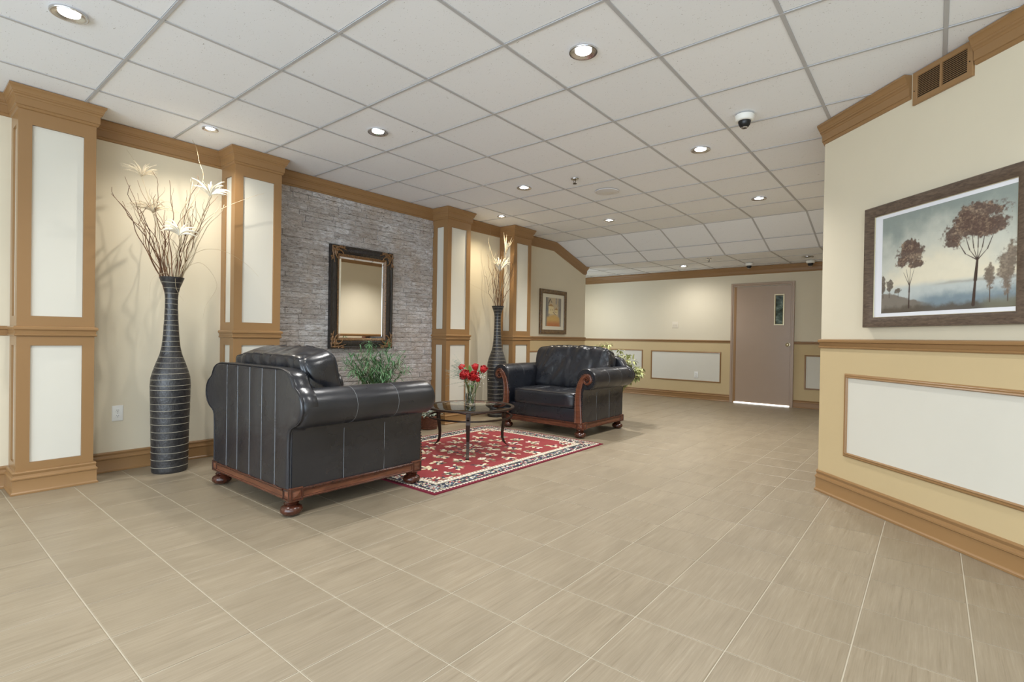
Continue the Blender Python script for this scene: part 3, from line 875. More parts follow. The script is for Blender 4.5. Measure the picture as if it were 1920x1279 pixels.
def arm(root, sx):
    """rolled arm: closed section swept from back to front, gathered into the front face"""
    def section(y, k):
        pts = []
        r = AR * (1 + .06 * math.sin((y + .49) / 1.0 * PI) * .3)
        f = k
        for a in range(-100, 191, 15):
            q = rad(a); rr = (r - (1 - f) * .035); pts.append((ACX + rr * math.cos(q) * 1.0, ACZ + rr * math.sin(q)))
        pts.append((ACX - AR + .0 + (1 - f) * .02, .56)); pts.append((.452, .50)); pts.append((.446, .36)); pts.append((.446, .30))
        pts.append((.53 - .03, .30)); pts.append((.525, .45))
        return [(sx * x, y, z) for x, z in pts]
    ys = [(-.47, .7), (-.455, .95), (-.43, 1), (-.25, 1), (-.147, .985), (-.132, .955), (-.117, .985), (0, 1.01), (.167, .985), (.182, .955), (.197, .985), (.35, 1.01), (.44, 1.02), (.478, 1), (.497, .93), (.505, .80)]
    mb = MB().rings([section(y, k) for y, k in ys], True, True)
    ar = P('arm', mb, M_leather, root, 60)
    for ysm in (-.132, .182):
        pts = []
        for a in range(-85, 186, 15):
            q = rad(a); pts.append((sx * (ACX + (AR - .0006) * math.cos(q)), ysm, ACZ + (AR - .0006) * math.sin(q)))
        P('seam', MB().tube(pts, .0015, 5), M_stitch, ar)
    # outer side panel below the roll
    mb = MB(); rg = []
    for y in [-.47 + .97 * i / 40 for i in range(41)]:
        g = .004 * sum(math.exp(-((y - s) / .007) ** 2) for s in (-.129, .181))
        wv = .002 * math.sin(y * 9)
        rg.append([(sx * (.534 - g + wv), y, .150), (sx * (.536 - g + wv), y, .28), (sx * (.535 - g), y, .42), (sx * (.538 - g), y, .50), (sx * .560, y, .533), (sx * .46, y, .533), (sx * .46, y, .150)])
    mb.rings(rg, True, True)
    sp = P('side_panel', mb, M_leather, root, 50)
    for s in (-.129, .181):
        P('seam', MB().tube([(sx * .5335, s, .16), (sx * .534, s, .3), (sx * .533, s, .44), (sx * .5365, s, .505)], .0013, 5), M_stitch, sp)
    # carved wooden scroll on the front of the arm
    path = [(.488, .162), (.486, .26), (.482, .36), (.482, .44), (.490, .52), (.508, .585), (.535, .640), (.566, .673)]
    wid = [.088, .082, .074, .068, .062, .056, .048, .040]
    th0 = math.atan2(.673 - .628, .566 - .580)
    for k in range(1, 22):
        a = th0 - k * rad(26); rr = .050 * (1 - k / 23.5) + .004
        path.append((.584 + rr * math.cos(a), .626 + rr * math.sin(a))); wid.append(max(.007, .038 * (1 - k / 24)))
    P2 = [Vector((x, z)) for x, z in path]; rings = []
    for i, p in enumerate(P2):
        t = (P2[min(i + 1, len(P2) - 1)] - P2[max(i - 1, 0)]).normalized(); n = Vector((-t.y, t.x)); w = wid[i] / 2
        prof = [(-w, .000), (-w, .017), (-w * .80, .022), (-w * .62, .015), (-w * .3, .018), (w * .3, .018), (w * .62, .015), (w * .80, .022), (w, .017), (w, .0)]
        rings.append([(sx * (p.x + n.x * o), .498 + h, p.y + n.y * o) for o, h in prof])
    sc_ = P('arm_scroll', MB().rings(rings, True, True), M_mahog, root, 40)
    mb = MB(); mb.tube([(sx * .584, .500, .626), (sx * .584, .524, .626)], .011, 12); P('scroll_button', mb, M_mahogd, sc_, 40)
    # nail heads beside the scroll
    mb = MB()
    for off, stop in ((1, 15), (-1, 11)):
        acc = 0; last = None
        for i in range(len(P2) - 1):
            if i > stop: break
            for f in np.linspace(0, 1, 30, endpoint=False):
                p = P2[i].lerp(P2[i + 1], f); t = (P2[i + 1] - P2[i]).normalized(); n = Vector((-t.y, t.x)); w = wid[i] / 2 + .009
                q = p + n * w * off
                if last is None or (q - last).length > .019:
                    last = q
                    if q.y > .17 and (q - Vector((.584, .626))).length > .042: mb.sphere((sx * q.x, .508, q.y), .0062, 6, 4, (1, .7, 1))
    tag(P('nailheads', mb, M_nail, root, 60), kind='stuff')
def pillow_map(c, cx, cy, cz, hx_, hy_, hz_, p, wr, sd, R, sag, fold):
    """a point of the unit cube's surface to its place on the soft, creased cushion"""
    m = max(abs(c.x), abs(c.y), abs(c.z)); L = (abs(c.x) ** p + abs(c.y) ** p + abs(c.z) ** p) ** (1 / p)
    c = c * (m / L) if L else c
    q = Vector((c.x * hx_, c.y * hy_, c.z * hz_))
    nn = mnoise.noise(Vector((q.x * 7, q.y * 6, q.z * 5)) + sd); n2 = mnoise.noise(Vector((q.x * 22, q.y * 10, q.z * 7)) + sd)
    k = wr * (nn + n2 * .4)
    if fold:
        r_ = abs(mnoise.noise(Vector((q.x * 11 + q.z * 5, q.z * 2.0, q.y * 3)) + sd)) ; k += fold * (min(r_ * 4, 1) - .6)
    q += Vector((c.x * .5, c.y, c.z * .5)).normalized() * k
    q.z -= sag * (c.x * c.x) * (1 if c.z > 0 else .2)
    return R @ q + Vector((cx, cy, cz))
def cushion(name, root, cx, cy, cz, hx_, hy_, hz_, n, p, wr, seed, tilt, sag, fold, axis, pipes):
    bm = bmesh.new(); bmesh.ops.create_cube(bm, size=2); bmesh.ops.subdivide_edges(bm, edges=bm.edges[:], cuts=n, use_grid_fill=True)
    a = (cx, cy, cz, hx_, hy_, hz_, p, wr, Vector((seed * 7.3, seed * 3.1, 0)), Matrix.Rotation(tilt, 3, 'X'), sag, fold)
    for v in bm.verts: v.co = pillow_map(v.co.copy(), *a)
    bm.verts.index_update(); mb = MB(); mb.add([v.co for v in bm.verts], [[v.index for v in f.verts] for f in bm.faces]); bm.free()
    o = P(name, mb, M_leather, root, 80)
    for h in pipes:
        pts = []
        for k in range(97):
            t = 8 * k / 96; u, w = ((1, t - 1) if t < 2 else (3 - t, 1) if t < 4 else (-1, 5 - t) if t < 6 else (t - 7, -1))
            pts.append(pillow_map(Vector((u, h, w)) if axis == 'y' else Vector((u, w, h)), *a))
        P('piping', MB().tube(pts, .0048, 6, False), M_piping, o, 60)
    return o
def bun_foot(root, x, y):
    prof = [(.0005, .000), (.030, .001), (.046, .006), (.060, .020), (.064, .034), (.058, .050), (.042, .060), (.034, .064), (.040, .068), (.043, .073), (.036, .078), (.033, .086), (.040, .092), (.046, .099)]
    P('foot', MB().lathe(prof, (x, y, .0), 28), M_mahogd, root, 50)
def rail_block(root, x, y):
    h = .041; mb = MB().box((x - h, y - h, .090), (x + h, y + h, .170), .003)
    b = P('corner_block', mb, M_mahog, root)
    for dx, dy in ((1, 0), (-1, 0), (0, 1), (0, -1)):
        U = Vector((-dy, dx, 0)); Nn = Vector((dx, dy, 0)); O = Vector((x, y, .130)) + Nn * (h - .001)
        P('carved_border', rect_frame(O, U, (0, 0, 1), Nn, -.038, .038, -.036, .036, [(0, 0), (.001, .006), (.009, .007), (.012, .0015), (.012, 0)]), M_mahogd, b, 30)
        a = [O + U * u + UZ * v + Nn * .001 for u, v in ((-.022, -.020), (.022, -.020), (.022, .020), (-.022, .020))] + [O + Nn * .011]
        P('carved_diamond', MB().add(a, [(0, 1, 4), (1, 2, 4), (2, 3, 4), (3, 0, 4)]), M_mahog, b)
def wood_rail(root, x0, y0, x1, y1, nx, ny):
    """moulded base rail from one corner block to the next"""
    d = Vector((x1 - x0, y1 - y0, 0)); prof = [(-.030, .097), (.0, .097), (.006, .100), (.007, .108), (.002, .112), (.001, .140), (.007, .146), (.008, .156), (.003, .162), (-.030, .162)]
    rings = [[(x + nx * o, y + ny * o, z) for o, z in prof] for x, y in ((x0, y0), (x1, y1))]
    rl = P('base_rail', MB().rings(rings, True, True), M_mahog, root, 40)
    for z, o, r_ in ((.104, .005, .0048), (.113, .0015, .002), (.148, .006, .003), (.157, .007, .0055)):
        P('dark_bead', MB().tube([(x0 + nx * o, y0 + ny * o, z), (x1 + nx * o, y1 + ny * o, z)], r_, 8), M_mahogd, rl, 60)
def armchair(loc, rz, label, sc, seed):
    root = tag(empty('armchair', loc, rz), label, 'armchair', 'leather and wood armchairs'); root.scale = sc
    leather_back(root)
    for sx in (1, -1): arm(root, sx)
    bx, by0, by1 = .540, -.485, .480
    for x in (-1, 1):
        for y in (by0 + .040, by1 - .040 + .02): rail_block(root, x * (bx - .040 + .006), y); bun_foot(root, x * (bx - .052), y)
    wood_rail(root, bx, by0 + .07, bx, by1 - .05, 1, 0); wood_rail(root, -bx, by1 - .05, -bx, by0 + .07, -1, 0)
    wood_rail(root, -bx + .07, by0, bx - .07, by0, 0, -1); wood_rail(root, bx - .07, by1 + .012, -bx + .07, by1 + .012, 0, 1)
    # seat: deck, front border, loose cushion
    P('front_border', MB().box((-.455, .40, .155), (.455, .482, .305), .012), M_leather, root, 50)
    P('seat_deck', MB().box((-.45, -.42, .11), (.45, .42, .298), .01), M_leather, root, 50)
    mb = MB()
    for k in range(46): mb.sphere((-.44 + .88 * k / 45, .487, .176), .0058, 6, 4, (1, .7, 1))
    tag(P('nailheads', mb, M_nail, root, 60), kind='stuff')
    sc_ = cushion('seat_cushion', root, 0, .090, .386, .440, .412, .094, 24, 7, .007, seed + 3, 0, 0, .003, 'z', (.84, -.84))
    for x in (-.15, .15): P('seam', MB().tube([(x, -.05 + .035 * k, .4815) for k in range(14)], .0013, 5), M_stitch, sc_)
    tl = rad(14)
    cushion('back_cushion', root, 0, -.222, .705, .512, .125, .268, 44, 6.5, .012, seed, tl, .012, .013, 'y', (-.80, .80))
    return root
armchair((-3.408, 1.990, 0.002), 0, 'black leather armchair turned away, its striped back nearest the camera', (1, 1, 1), 1)
armchair((-3.428, 5.195, 0.002), PI, 'black leather armchair facing the camera with a plump creased back cushion', (1.035, .93, 1), 2)

# ================================================================== COFFEE TABLE
TC = Vector((-3.36, 3.52, 0)); TZ = .425; TR = .415
tb = tag(empty('coffee_table', tuple(TC)), 'round glass topped coffee table with bronze metal legs standing on the rug', 'table')
P('rim', MB().lathe([(TR - .030, TZ - .018), (TR - .012, TZ - .020), (TR - .001, TZ - .016), (TR, TZ - .008), (TR - .004, TZ - .001), (TR - .012, TZ), (TR - .027, TZ), (TR - .033, TZ - .005), (TR - .030, TZ - .018)], n=72), M_tmetal, tb, 40)
P('glass_top', MB().lathe([(.0005, TZ - .012), (TR - .034, TZ - .012), (TR - .031, TZ - .010), (TR - .031, TZ - .007), (TR - .095, TZ + .0005), (.0005, TZ + .0005)], n=72), M_tglass, tb, 40)
# stretcher ring and apron
P('stretcher_ring', MB().lathe([(TR - .035, .325), (TR - .020, .325), (TR - .020, .338), (TR - .035, .338), (TR - .035, .325)], n=64), M_tmetal, tb, 40)
aim = math.atan2(-TC.y, -TC.x) - rad(3)
for k in range(3):
    a0 = aim + k * 2 * PI / 3
    er = Vector((math.cos(a0), math.sin(a0), 0)); et = Vector((-er.y, er.x, 0))
    prof = [(.355, .408), (.366, .36), (.372, .30), (.360, .22), (.350, .15), (.352, .09), (.372, .045), (.402, .018), (.425, .0115)]
    rg = []
    for i, (r_, z) in enumerate(prof):
        w = (.021, .021, .019, .016, .014, .0135, .013, .014, .016)[i]; t = (.010, .010, .010, .009, .008, .008, .008, .006, .0035)[i]
        rg.append([er * (r_ + sx * t) + et * (sy * w) + UZ * (z + (0 if i < 7 else -sx * .002)) for sx, sy in ((-1, -1), (1, -1), (1, 1), (-1, 1))])
    P('leg', MB().rings(rg, True, True), M_tmetal, tb)
    # scrolled bracket standing radially behind each leg
    rg = []
    for q, top, bot in ((.255, .405, .398), (.285, .405, .380), (.315, .405, .362), (.345, .405, .342), (.362, .405, .335), (.384, .405, .335), (.392, .405, .350), (.395, .405, .372)):
        rg.append([er * q - et * .012 + UZ * bot, er * q + et * .012 + UZ * bot, er * q + et * .012 + UZ * top, er * q - et * .012 + UZ * top])
    P('bracket', MB().rings(rg, True, True), M_tmetal, tb)
for k in range(3):
    a0 = aim + k * 2 * PI / 3
    P('stretcher', MB().tube([Vector((math.cos(a0), math.sin(a0), 0)) * q + UZ * (.331 + .012 * math.sin(q / .38 * PI)) for q in (0, .1, .2, .3, .37)], .006, 8), M_tmetal, tb, 60)

# ================================================================== FLOOR VASES
def floor_vase(x, y, label, seed):
    root = tag(empty('floor_vase', (x, y, 0)), label, 'vase', 'tall ringed floor vases')
    prof = [(.0005, .0), (.112, .0), (.119, .008), (.121, .05), (.123, .2), (.127, .4), (.131, .56), (.133, .66), (.129, .72), (.118, .765), (.104, .81), (.088, .855), (.072, .905), (.062, .955), (.055, 1.02), (.050, 1.10), (.046, 1.18), (.043, 1.26), (.0425, 1.32), (.046, 1.37), (.055, 1.41), (.068, 1.445), (.080, 1.475), (.0845, 1.49), (.080, 1.49), (.066, 1.45), (.045, 1.39), (.036, 1.33), (.034, 1.2)]
    def rad_at(z):
        for (r0, z0), (r1, z1) in zip(prof[1:24], prof[2:25]):
            if z0 <= z <= z1: return r0 + (r1 - r0) * (z - z0) / max(1e-6, z1 - z0)
        return .08
    rs = random.Random(seed); P2 = []
    # slightly lumpy body, a groove beside each ring
    zs = np.linspace(0.01, 1.488, 150); outer = [(rad_at(z) + .0012 * mnoise.noise(Vector((0, seed, z * 22))), z) for z in zs]
    P('body', MB().lathe([(.0005, 0), (.114, 0)] + outer + prof[24:], n=40), M_vase, root, 50)
    z = .045
    while z < 1.48:
        r_ = rad_at(z); ph = rs.uniform(0, 6); tl = rs.uniform(.0, .004)
        pts = [(r_ * math.cos(a) * 1.003, r_ * math.sin(a) * 1.003, z + tl * math.sin(a + ph)) for a in [2 * PI * k / 36 for k in range(37)]]
        P('ring', MB().tube(pts, .0020, 5, False), M_ring, root, 60)
        z += rs.uniform(.050, .058) if z < .62 else rs.uniform(.036, .046)
    return root
VA, VB = (-4.55, 1.424), (-4.57, 5.29)
floor_vase(*VA, 'tall black ringed bottle vase between the two nearest pillars', 1)
floor_vase(*VB, 'tall black ringed bottle vase behind the armchair facing the camera', 2)
def curl_path(base, rs, lean, ht, amp, n=26, xlim=XW + .03):
    """a curly willow twig: leaves the neck almost upright, leans out, wriggles"""
    pts = []; ph = [rs.uniform(0, 6.28) for _ in range(6)]; f = rs.uniform(1.6, 3.0)
    b0 = Vector(base)
    for i in range(n + 1):
        t = i / n; s_ = t ** 1.15
        w = amp * t * (1 if t < .9 else 1)
        x = b0.x + lean[0] * (t ** 1.6) + w * (math.sin(f * 6.28 * t + ph[0]) * .6 + math.sin(f * 13 * t + ph[1]) * .3)
        y = b0.y + lean[1] * (t ** 1.5) + w * (math.sin(f * 6.28 * t + ph[2]) + math.sin(f * 12 * t + ph[3]) * .4)
        z = b0.z + ht * t + w * math.sin(f * 9 * t + ph[4]) * .3
        pts.append(Vector((max(x, xlim), y, min(z, CEIL - .06))))
    return pts
def branches(vx, vy, n, seed, label, group, spread, htr, mats):
    rs = random.Random(seed)
    for k in range(n):
        a = rs.uniform(0, 2 * PI); q = math.sqrt(rs.uniform(.02, 1))
        lean = (q * math.cos(a) * .16 + .03, q * math.sin(a) * spread)
        ht = rs.uniform(*htr) * (1 - .18 * q)
        bx, by = vx + .020 * math.cos(a), vy + .020 * math.sin(a)
        pts = curl_path((bx, by, 1.24), rs, lean, ht, rs.uniform(.012, .03))
        r0 = rs.uniform(.0036, .0058)
        mb = MB().tube(pts, [r0 * (1 - .8 * i / (len(pts) - 1)) + .0006 for i in range(len(pts))], 5)
        for _ in range(rs.randrange(1, 4)):     # side shoots
            i = rs.randrange(8, len(pts) - 4); d = Vector((rs.uniform(-.04, .06), rs.uniform(-.12, .12), rs.uniform(.12, .26)))
            sub = []; ph = rs.uniform(0, 6)
            for j in range(9):
                t = j / 8; p = pts[i] + d * t + Vector((math.sin(t * 9 + ph) * .010, math.sin(t * 8 + ph * 2) * .014, 0)) * t
                sub.append(Vector((max(p.x, XW + .03), p.y, min(p.z, CEIL - .05))))
            mb.tube(sub, [.0019 * (1 - .7 * j / 8) for j in range(9)], 4)
        o = mb.build('dried_branch', mats[0] if rs.random() < .72 else mats[1], None, True, fixn=False)
        c = Vector((vx, vy, 1.24)); o.location = c
        for v in o.data.vertices: v.co -= c
        tag(o, label, 'branch', group)
branches(*VA, 26, 21, 'thin curly brown branch fanning up from the vase between the two nearest pillars', 'curly branches in the near floor vase', .40, (.85, 1.18), (M_twig, M_twigpale))
branches(*VB, 20, 33, 'thin curly brown branch in the vase behind the facing armchair', 'curly branches in the far floor vase', .30, (.75, 1.18), (M_twig, M_twigpale))
# thin trailing tendrils
def tendril(pts, label, r=.0016):
    P3 = [Vector(p) for p in pts]; out = []
    for i in range(len(P3) - 1):
        p0, p1, p2, p3 = P3[max(i - 1, 0)], P3[i], P3[i + 1], P3[min(i + 2, len(P3) - 1)]
        for k in range(8):
            t = k / 8; out.append(.5 * ((2 * p1) + (p2 - p0) * t + (2 * p0 - 5 * p1 + 4 * p2 - p3) * t * t + (3 * p1 - p0 - 3 * p2 + p3) * t ** 3))
    out.append(P3[-1]); o = MB().tube(out, [r * (1 - .6 * i / len(out)) for i in range(len(out))], 4).build('dried_tendril', M_twigpale, None, True, fixn=False)
    tag(o, label, 'branch'); return o
vx, vy = VA
tendril([(vx, vy, 1.30), (vx + .02, vy + .02, 1.50), (vx + .04, vy + .16, 1.70), (vx + .05, vy + .33, 1.74), (vx + .05, vy + .52, 1.66), (vx + .04, vy + .64, 1.56)], 'pale thread-like tendril arching right from the near vase towards the second pillar')
tendril([(vx, vy, 1.30), (vx + .04, vy + .03, 1.50), (vx + .05, vy + .18, 1.62), (vx + .06, vy + .30, 1.46), (vx + .06, vy + .22, 1.28), (vx + .06, vy + .20, 1.18)], 'pale thread-like tendril drooping down to the right of the near vase neck')
tendril([(vx, vy, 1.30), (vx + .03, vy - .02, 1.50), (vx + .05, vy - .10, 1.50), (vx + .05, vy - .15, 1.44), (vx + .05, vy - .16, 1.30)], 'pale tendril hanging over the left of the near vase rim')
tendril([(vx, vy, 1.30), (vx + .05, vy + .005, 1.50), (vx + .10, vy - .005, 1.42), (vx + .09, vy + .02, 1.36), (vx + .10, vy + .05, 1.31)], 'pale tendril curling down over the front of the near vase neck')
tendril([(vx, vy, 1.30), (vx + .02, vy + .04, 1.55), (vx + .04, vy + .14, 1.85), (vx + .04, vy + .30, 2.05), (vx + .05, vy + .56, 2.22), (vx + .08, vy + .66, 2.27)], 'long thin twig leaning far right in front of the second pillar', .0026)
tendril([(vx, vy, 1.30), (vx, vy + .02, 1.6), (vx + .02, vy + .10, 2.0), (vx + .03, vy + .20, 2.28), (vx + .03, vy + .17, 2.42), (vx + .03, vy + .15, 2.52), (vx + .03, vy + .12, 2.575)], 'tallest wavy twig of the near vase, reaching up to the crown moulding', .0026)
tendril([(vx, vy, 1.30), (vx, vy - .02, 1.6), (vx + .02, vy - .14, 2.0), (vx + .02, vy - .24, 2.28), (vx + .02, vy - .30, 2.38)], 'straight dark twig leaning left at the top of the near vase', .0024)
vx, vy = VB
tendril([(vx, vy, 1.30), (vx, vy, 1.6), (vx - .04, vy - .06, 2.1), (vx - .08, vy - .12, 2.35), (vx - .10, vy - .06, 2.48), (vx - .11, vy - .05, 2.54)], 'tallest wavy twig of the far vase', .0022)
tendril([(vx, vy, 1.30), (vx - .02, vy, 1.55), (vx - .12, vy - .14, 1.68), (vx - .20, vy - .30, 1.76), (vx - .22, vy - .38, 1.80)], 'thin twig leaning low to the left from the far vase', .002)
def plume(base, tip, label, mat, n, spread, ln, seed, droop=.5, rt=.006):
    """stem plus a head of soft fingers"""
    rs = random.Random(seed); root = tag(empty('pampas_plume', base), label, 'dried grass'); b, t = Vector(base), Vector(tip)
    mid = b.lerp(t, .5) + Vector((0, .02, .03))
    P('stem', MB().tube([Vector((0, 0, 0)), mid - b, t - b], [.0022, .0018, .0014], 5), M_twigpale, root)
    mb = MB(); d0 = (t - b).normalized()
    for k in range(n):
        a = rs.uniform(0, 2 * PI); e = Vector((math.cos(a) * .45 + .12, math.sin(a), rs.uniform(-.1, .9))); d = (d0 * .6 + e * spread).normalized(); L = ln * rs.uniform(.6, 1.1)
        pts = []; q = t - b; rr = []
        for j in range(8):
            u = j / 7; pts.append(q.copy()); rr.append(rt * (math.sin(PI * min(.98, .12 + u * .88)) + .12)); q = q + (d + Vector((0, 0, -droop * u))).normalized() * L / 7
        pts = [Vector((max(p.x, XW + .03 - b.x), p.y, p.z)) for p in pts]
        mb.tube(pts, rr, 5)
        for j in range(1, 8):                   # side hairs
            for h in range(14):
                aa = rs.uniform(0, 2 * PI); v = Vector((math.cos(aa), math.sin(aa), rs.uniform(-.9, .6))) * rs.uniform(.006, .013)
                p = pts[j - 1].lerp(pts[j], rs.random()); w = Vector((-v.y, v.x, 0)).normalized() * .0011
                mb.add([p - w, p + w, p + v], [(0, 1, 2)])
    P('plume_head', mb, mat, root)
    return root
vx, vy = VA
plume((vx, vy - .01, 1.32), (-4.56, 1.225, 2.22), 'fluffy beige plume at the top left of the near vase', M_plume, 34, .9, .14, 1, .9, .0028)
plume((vx, vy, 1.32), (-4.53, 1.29, 1.96), 'beige feathery plume leaning left halfway up the near vase branches', M_plume, 34, .8, .18, 2, 1.3, .0028)
plume((vx, vy + .01, 1.32), (-4.40, 1.63, 2.14), 'bright white spiky plume beside the second pillar', M_plumew, 24, 1.0, .17, 3, .9, .0068)
plume((vx + .01, vy, 1.32), (-4.42, 1.43, 1.80), 'low white spiky plume in the middle of the near vase branches', M_plumew, 24, 1.0, .15, 4, 1.1, .0060)
vx, vy = VB
plume((vx, vy, 1.32), (-4.50, 5.24, 1.95), 'large cream plume in the vase behind the facing armchair', M_plumew, 34, .6, .22, 5, .6, .006)
plume((vx, vy, 1.32), (-4.50, 5.36, 2.20), 'slim brown seed spike at the top of the far vase', M_plume, 16, .25, .26, 6, .15, .005)

# ================================================================== MIRROR
def plane_frame(root, name, O, U, Nn, w, h, prof, mat, sm=40):
    return P(name, rect_frame(O, U, UZ, Nn, 0, w, 0, h, prof), mat, root, sm)
MO = Vector((XW + .017, 2.914, .922)); MU = Vector((0, 1, 0)); MN = Vector((1, 0, 0)); MW, MH = .792, 1.080
mr = tag(empty('wall_mirror', MO), 'black framed mirror with carved bronze corners on the stone wall', 'mirror')
plane_frame(mr, 'frame', (0, 0, 0), MU, MN, MW, MH, [(0, 0), (.0, .030), (.006, .040), (.018, .040), (.026, .034), (.050, .044), (.072, .040), (.084, .026), (.090, .024)], M_mframe)
plane_frame(mr, 'gilt_edge', (0, 0, 0), MU, MN, MW, MH, [(.086, .012), (.088, .028), (.096, .030), (.106, .022), (.116, .014), (.116, .006)], M_bronze)
gl = P('mirror_glass', slab((0, 0, 0), MU, UZ, MN, .10, MW - .10, .10, MH - .10, .006, .0125), M_mirror, mr)
P('bevel', rect_frame((0, 0, 0), MU, UZ, MN, .112, MW - .112, .112, MH - .112, [(0, .0112), (.0, .0128), (.022, .0165), (.022, .0120)]), M_mirror, gl)
rs = random.Random(4)
for (cu, cv, su, sv) in ((0, 0, 1, 1), (MW, 0, -1, 1), (MW, MH, -1, -1), (0, MH, 1, -1)):
    mb = MB()
    def add_scroll(u0, v0, ang, L, r0, turns):
        pts = []
        for k in range(15):
            t = k / 14; a = ang + turns * t * t * PI; 
            pts.append((u0, v0)); u0 += math.cos(a) * L / 14; v0 += math.sin(a) * L / 14
        mb.tube([MU * (cu + su * u) + UZ * (cv + sv * v) + MN * (.040 + .006 * math.sin(i / 14 * PI)) for i, (u, v) in enumerate(pts)], [r0 * (1 - .55 * i / 14) for i in range(15)], 6)
    add_scroll(.05, .05, 0, .12, .012, .5); add_scroll(.05, .05, PI / 2, .12, .012, -.5)
    add_scroll(.02, .02, .05, .17, .009, .12); add_scroll(.02, .02, PI / 2 - .05, .17, .009, -.12)
    add_scroll(.05, .05, PI / 4, .09, .010, 1.4); add_scroll(.045, .05, PI / 4, .07, .011, -1.5); add_scroll(.03, .06, .3, .08, .009, 1.6); add_scroll(.06, .03, 1.2, .08, .009, -1.6)
    for k in range(46):
        t = rs.uniform(.2, 1); u = .012 + .15 * t; v = rs.uniform(.010, .088 - .07 * t); 
        if k % 2: u, v = v, u
        mb.sphere(tuple(MU * (cu + su * u) + UZ * (cv + sv * v) + MN * .042), rs.uniform(.006, .013), 7, 4, (1, 1, .8))
    P('corner_ornament', mb, M_bronze, mr, 60)

# ================================================================== PICTURES
def sm(a, b, x): t = np.clip((x - a) / (b - a), 0, 1); return t * t * (3 - 2 * t)
def vnoise(X, Y, s, seed):
    def h(ix, iy):
        v = np.sin(ix * 127.1 + iy * 311.7 + seed * 74.7) * 43758.5453; return v - np.floor(v)
    x, y = X * s, Y * s; ix, iy = np.floor(x), np.floor(y); fx, fy = x - ix, y - iy
    fx = fx * fx * (3 - 2 * fx); fy = fy * fy * (3 - 2 * fy)
    return (h(ix, iy) * (1 - fx) + h(ix + 1, iy) * fx) * (1 - fy) + (h(ix, iy + 1) * (1 - fx) + h(ix + 1, iy + 1) * fx) * fy
def fbm(X, Y, s, seed, o=5):
    r = 0; a = .5
    for k in range(o): r = r + a * vnoise(X, Y, s, seed + k); a *= .5; s *= 2.03
    return r / (1 - .5 ** o)
def seg(X, Y, x0, y0, x1, y1):
    dx, dy = x1 - x0, y1 - y0; t = np.clip(((X - x0) * dx + (Y - y0) * dy) / (dx * dx + dy * dy), 0, 1)
    return np.hypot(X - x0 - t * dx, Y - y0 - t * dy), t
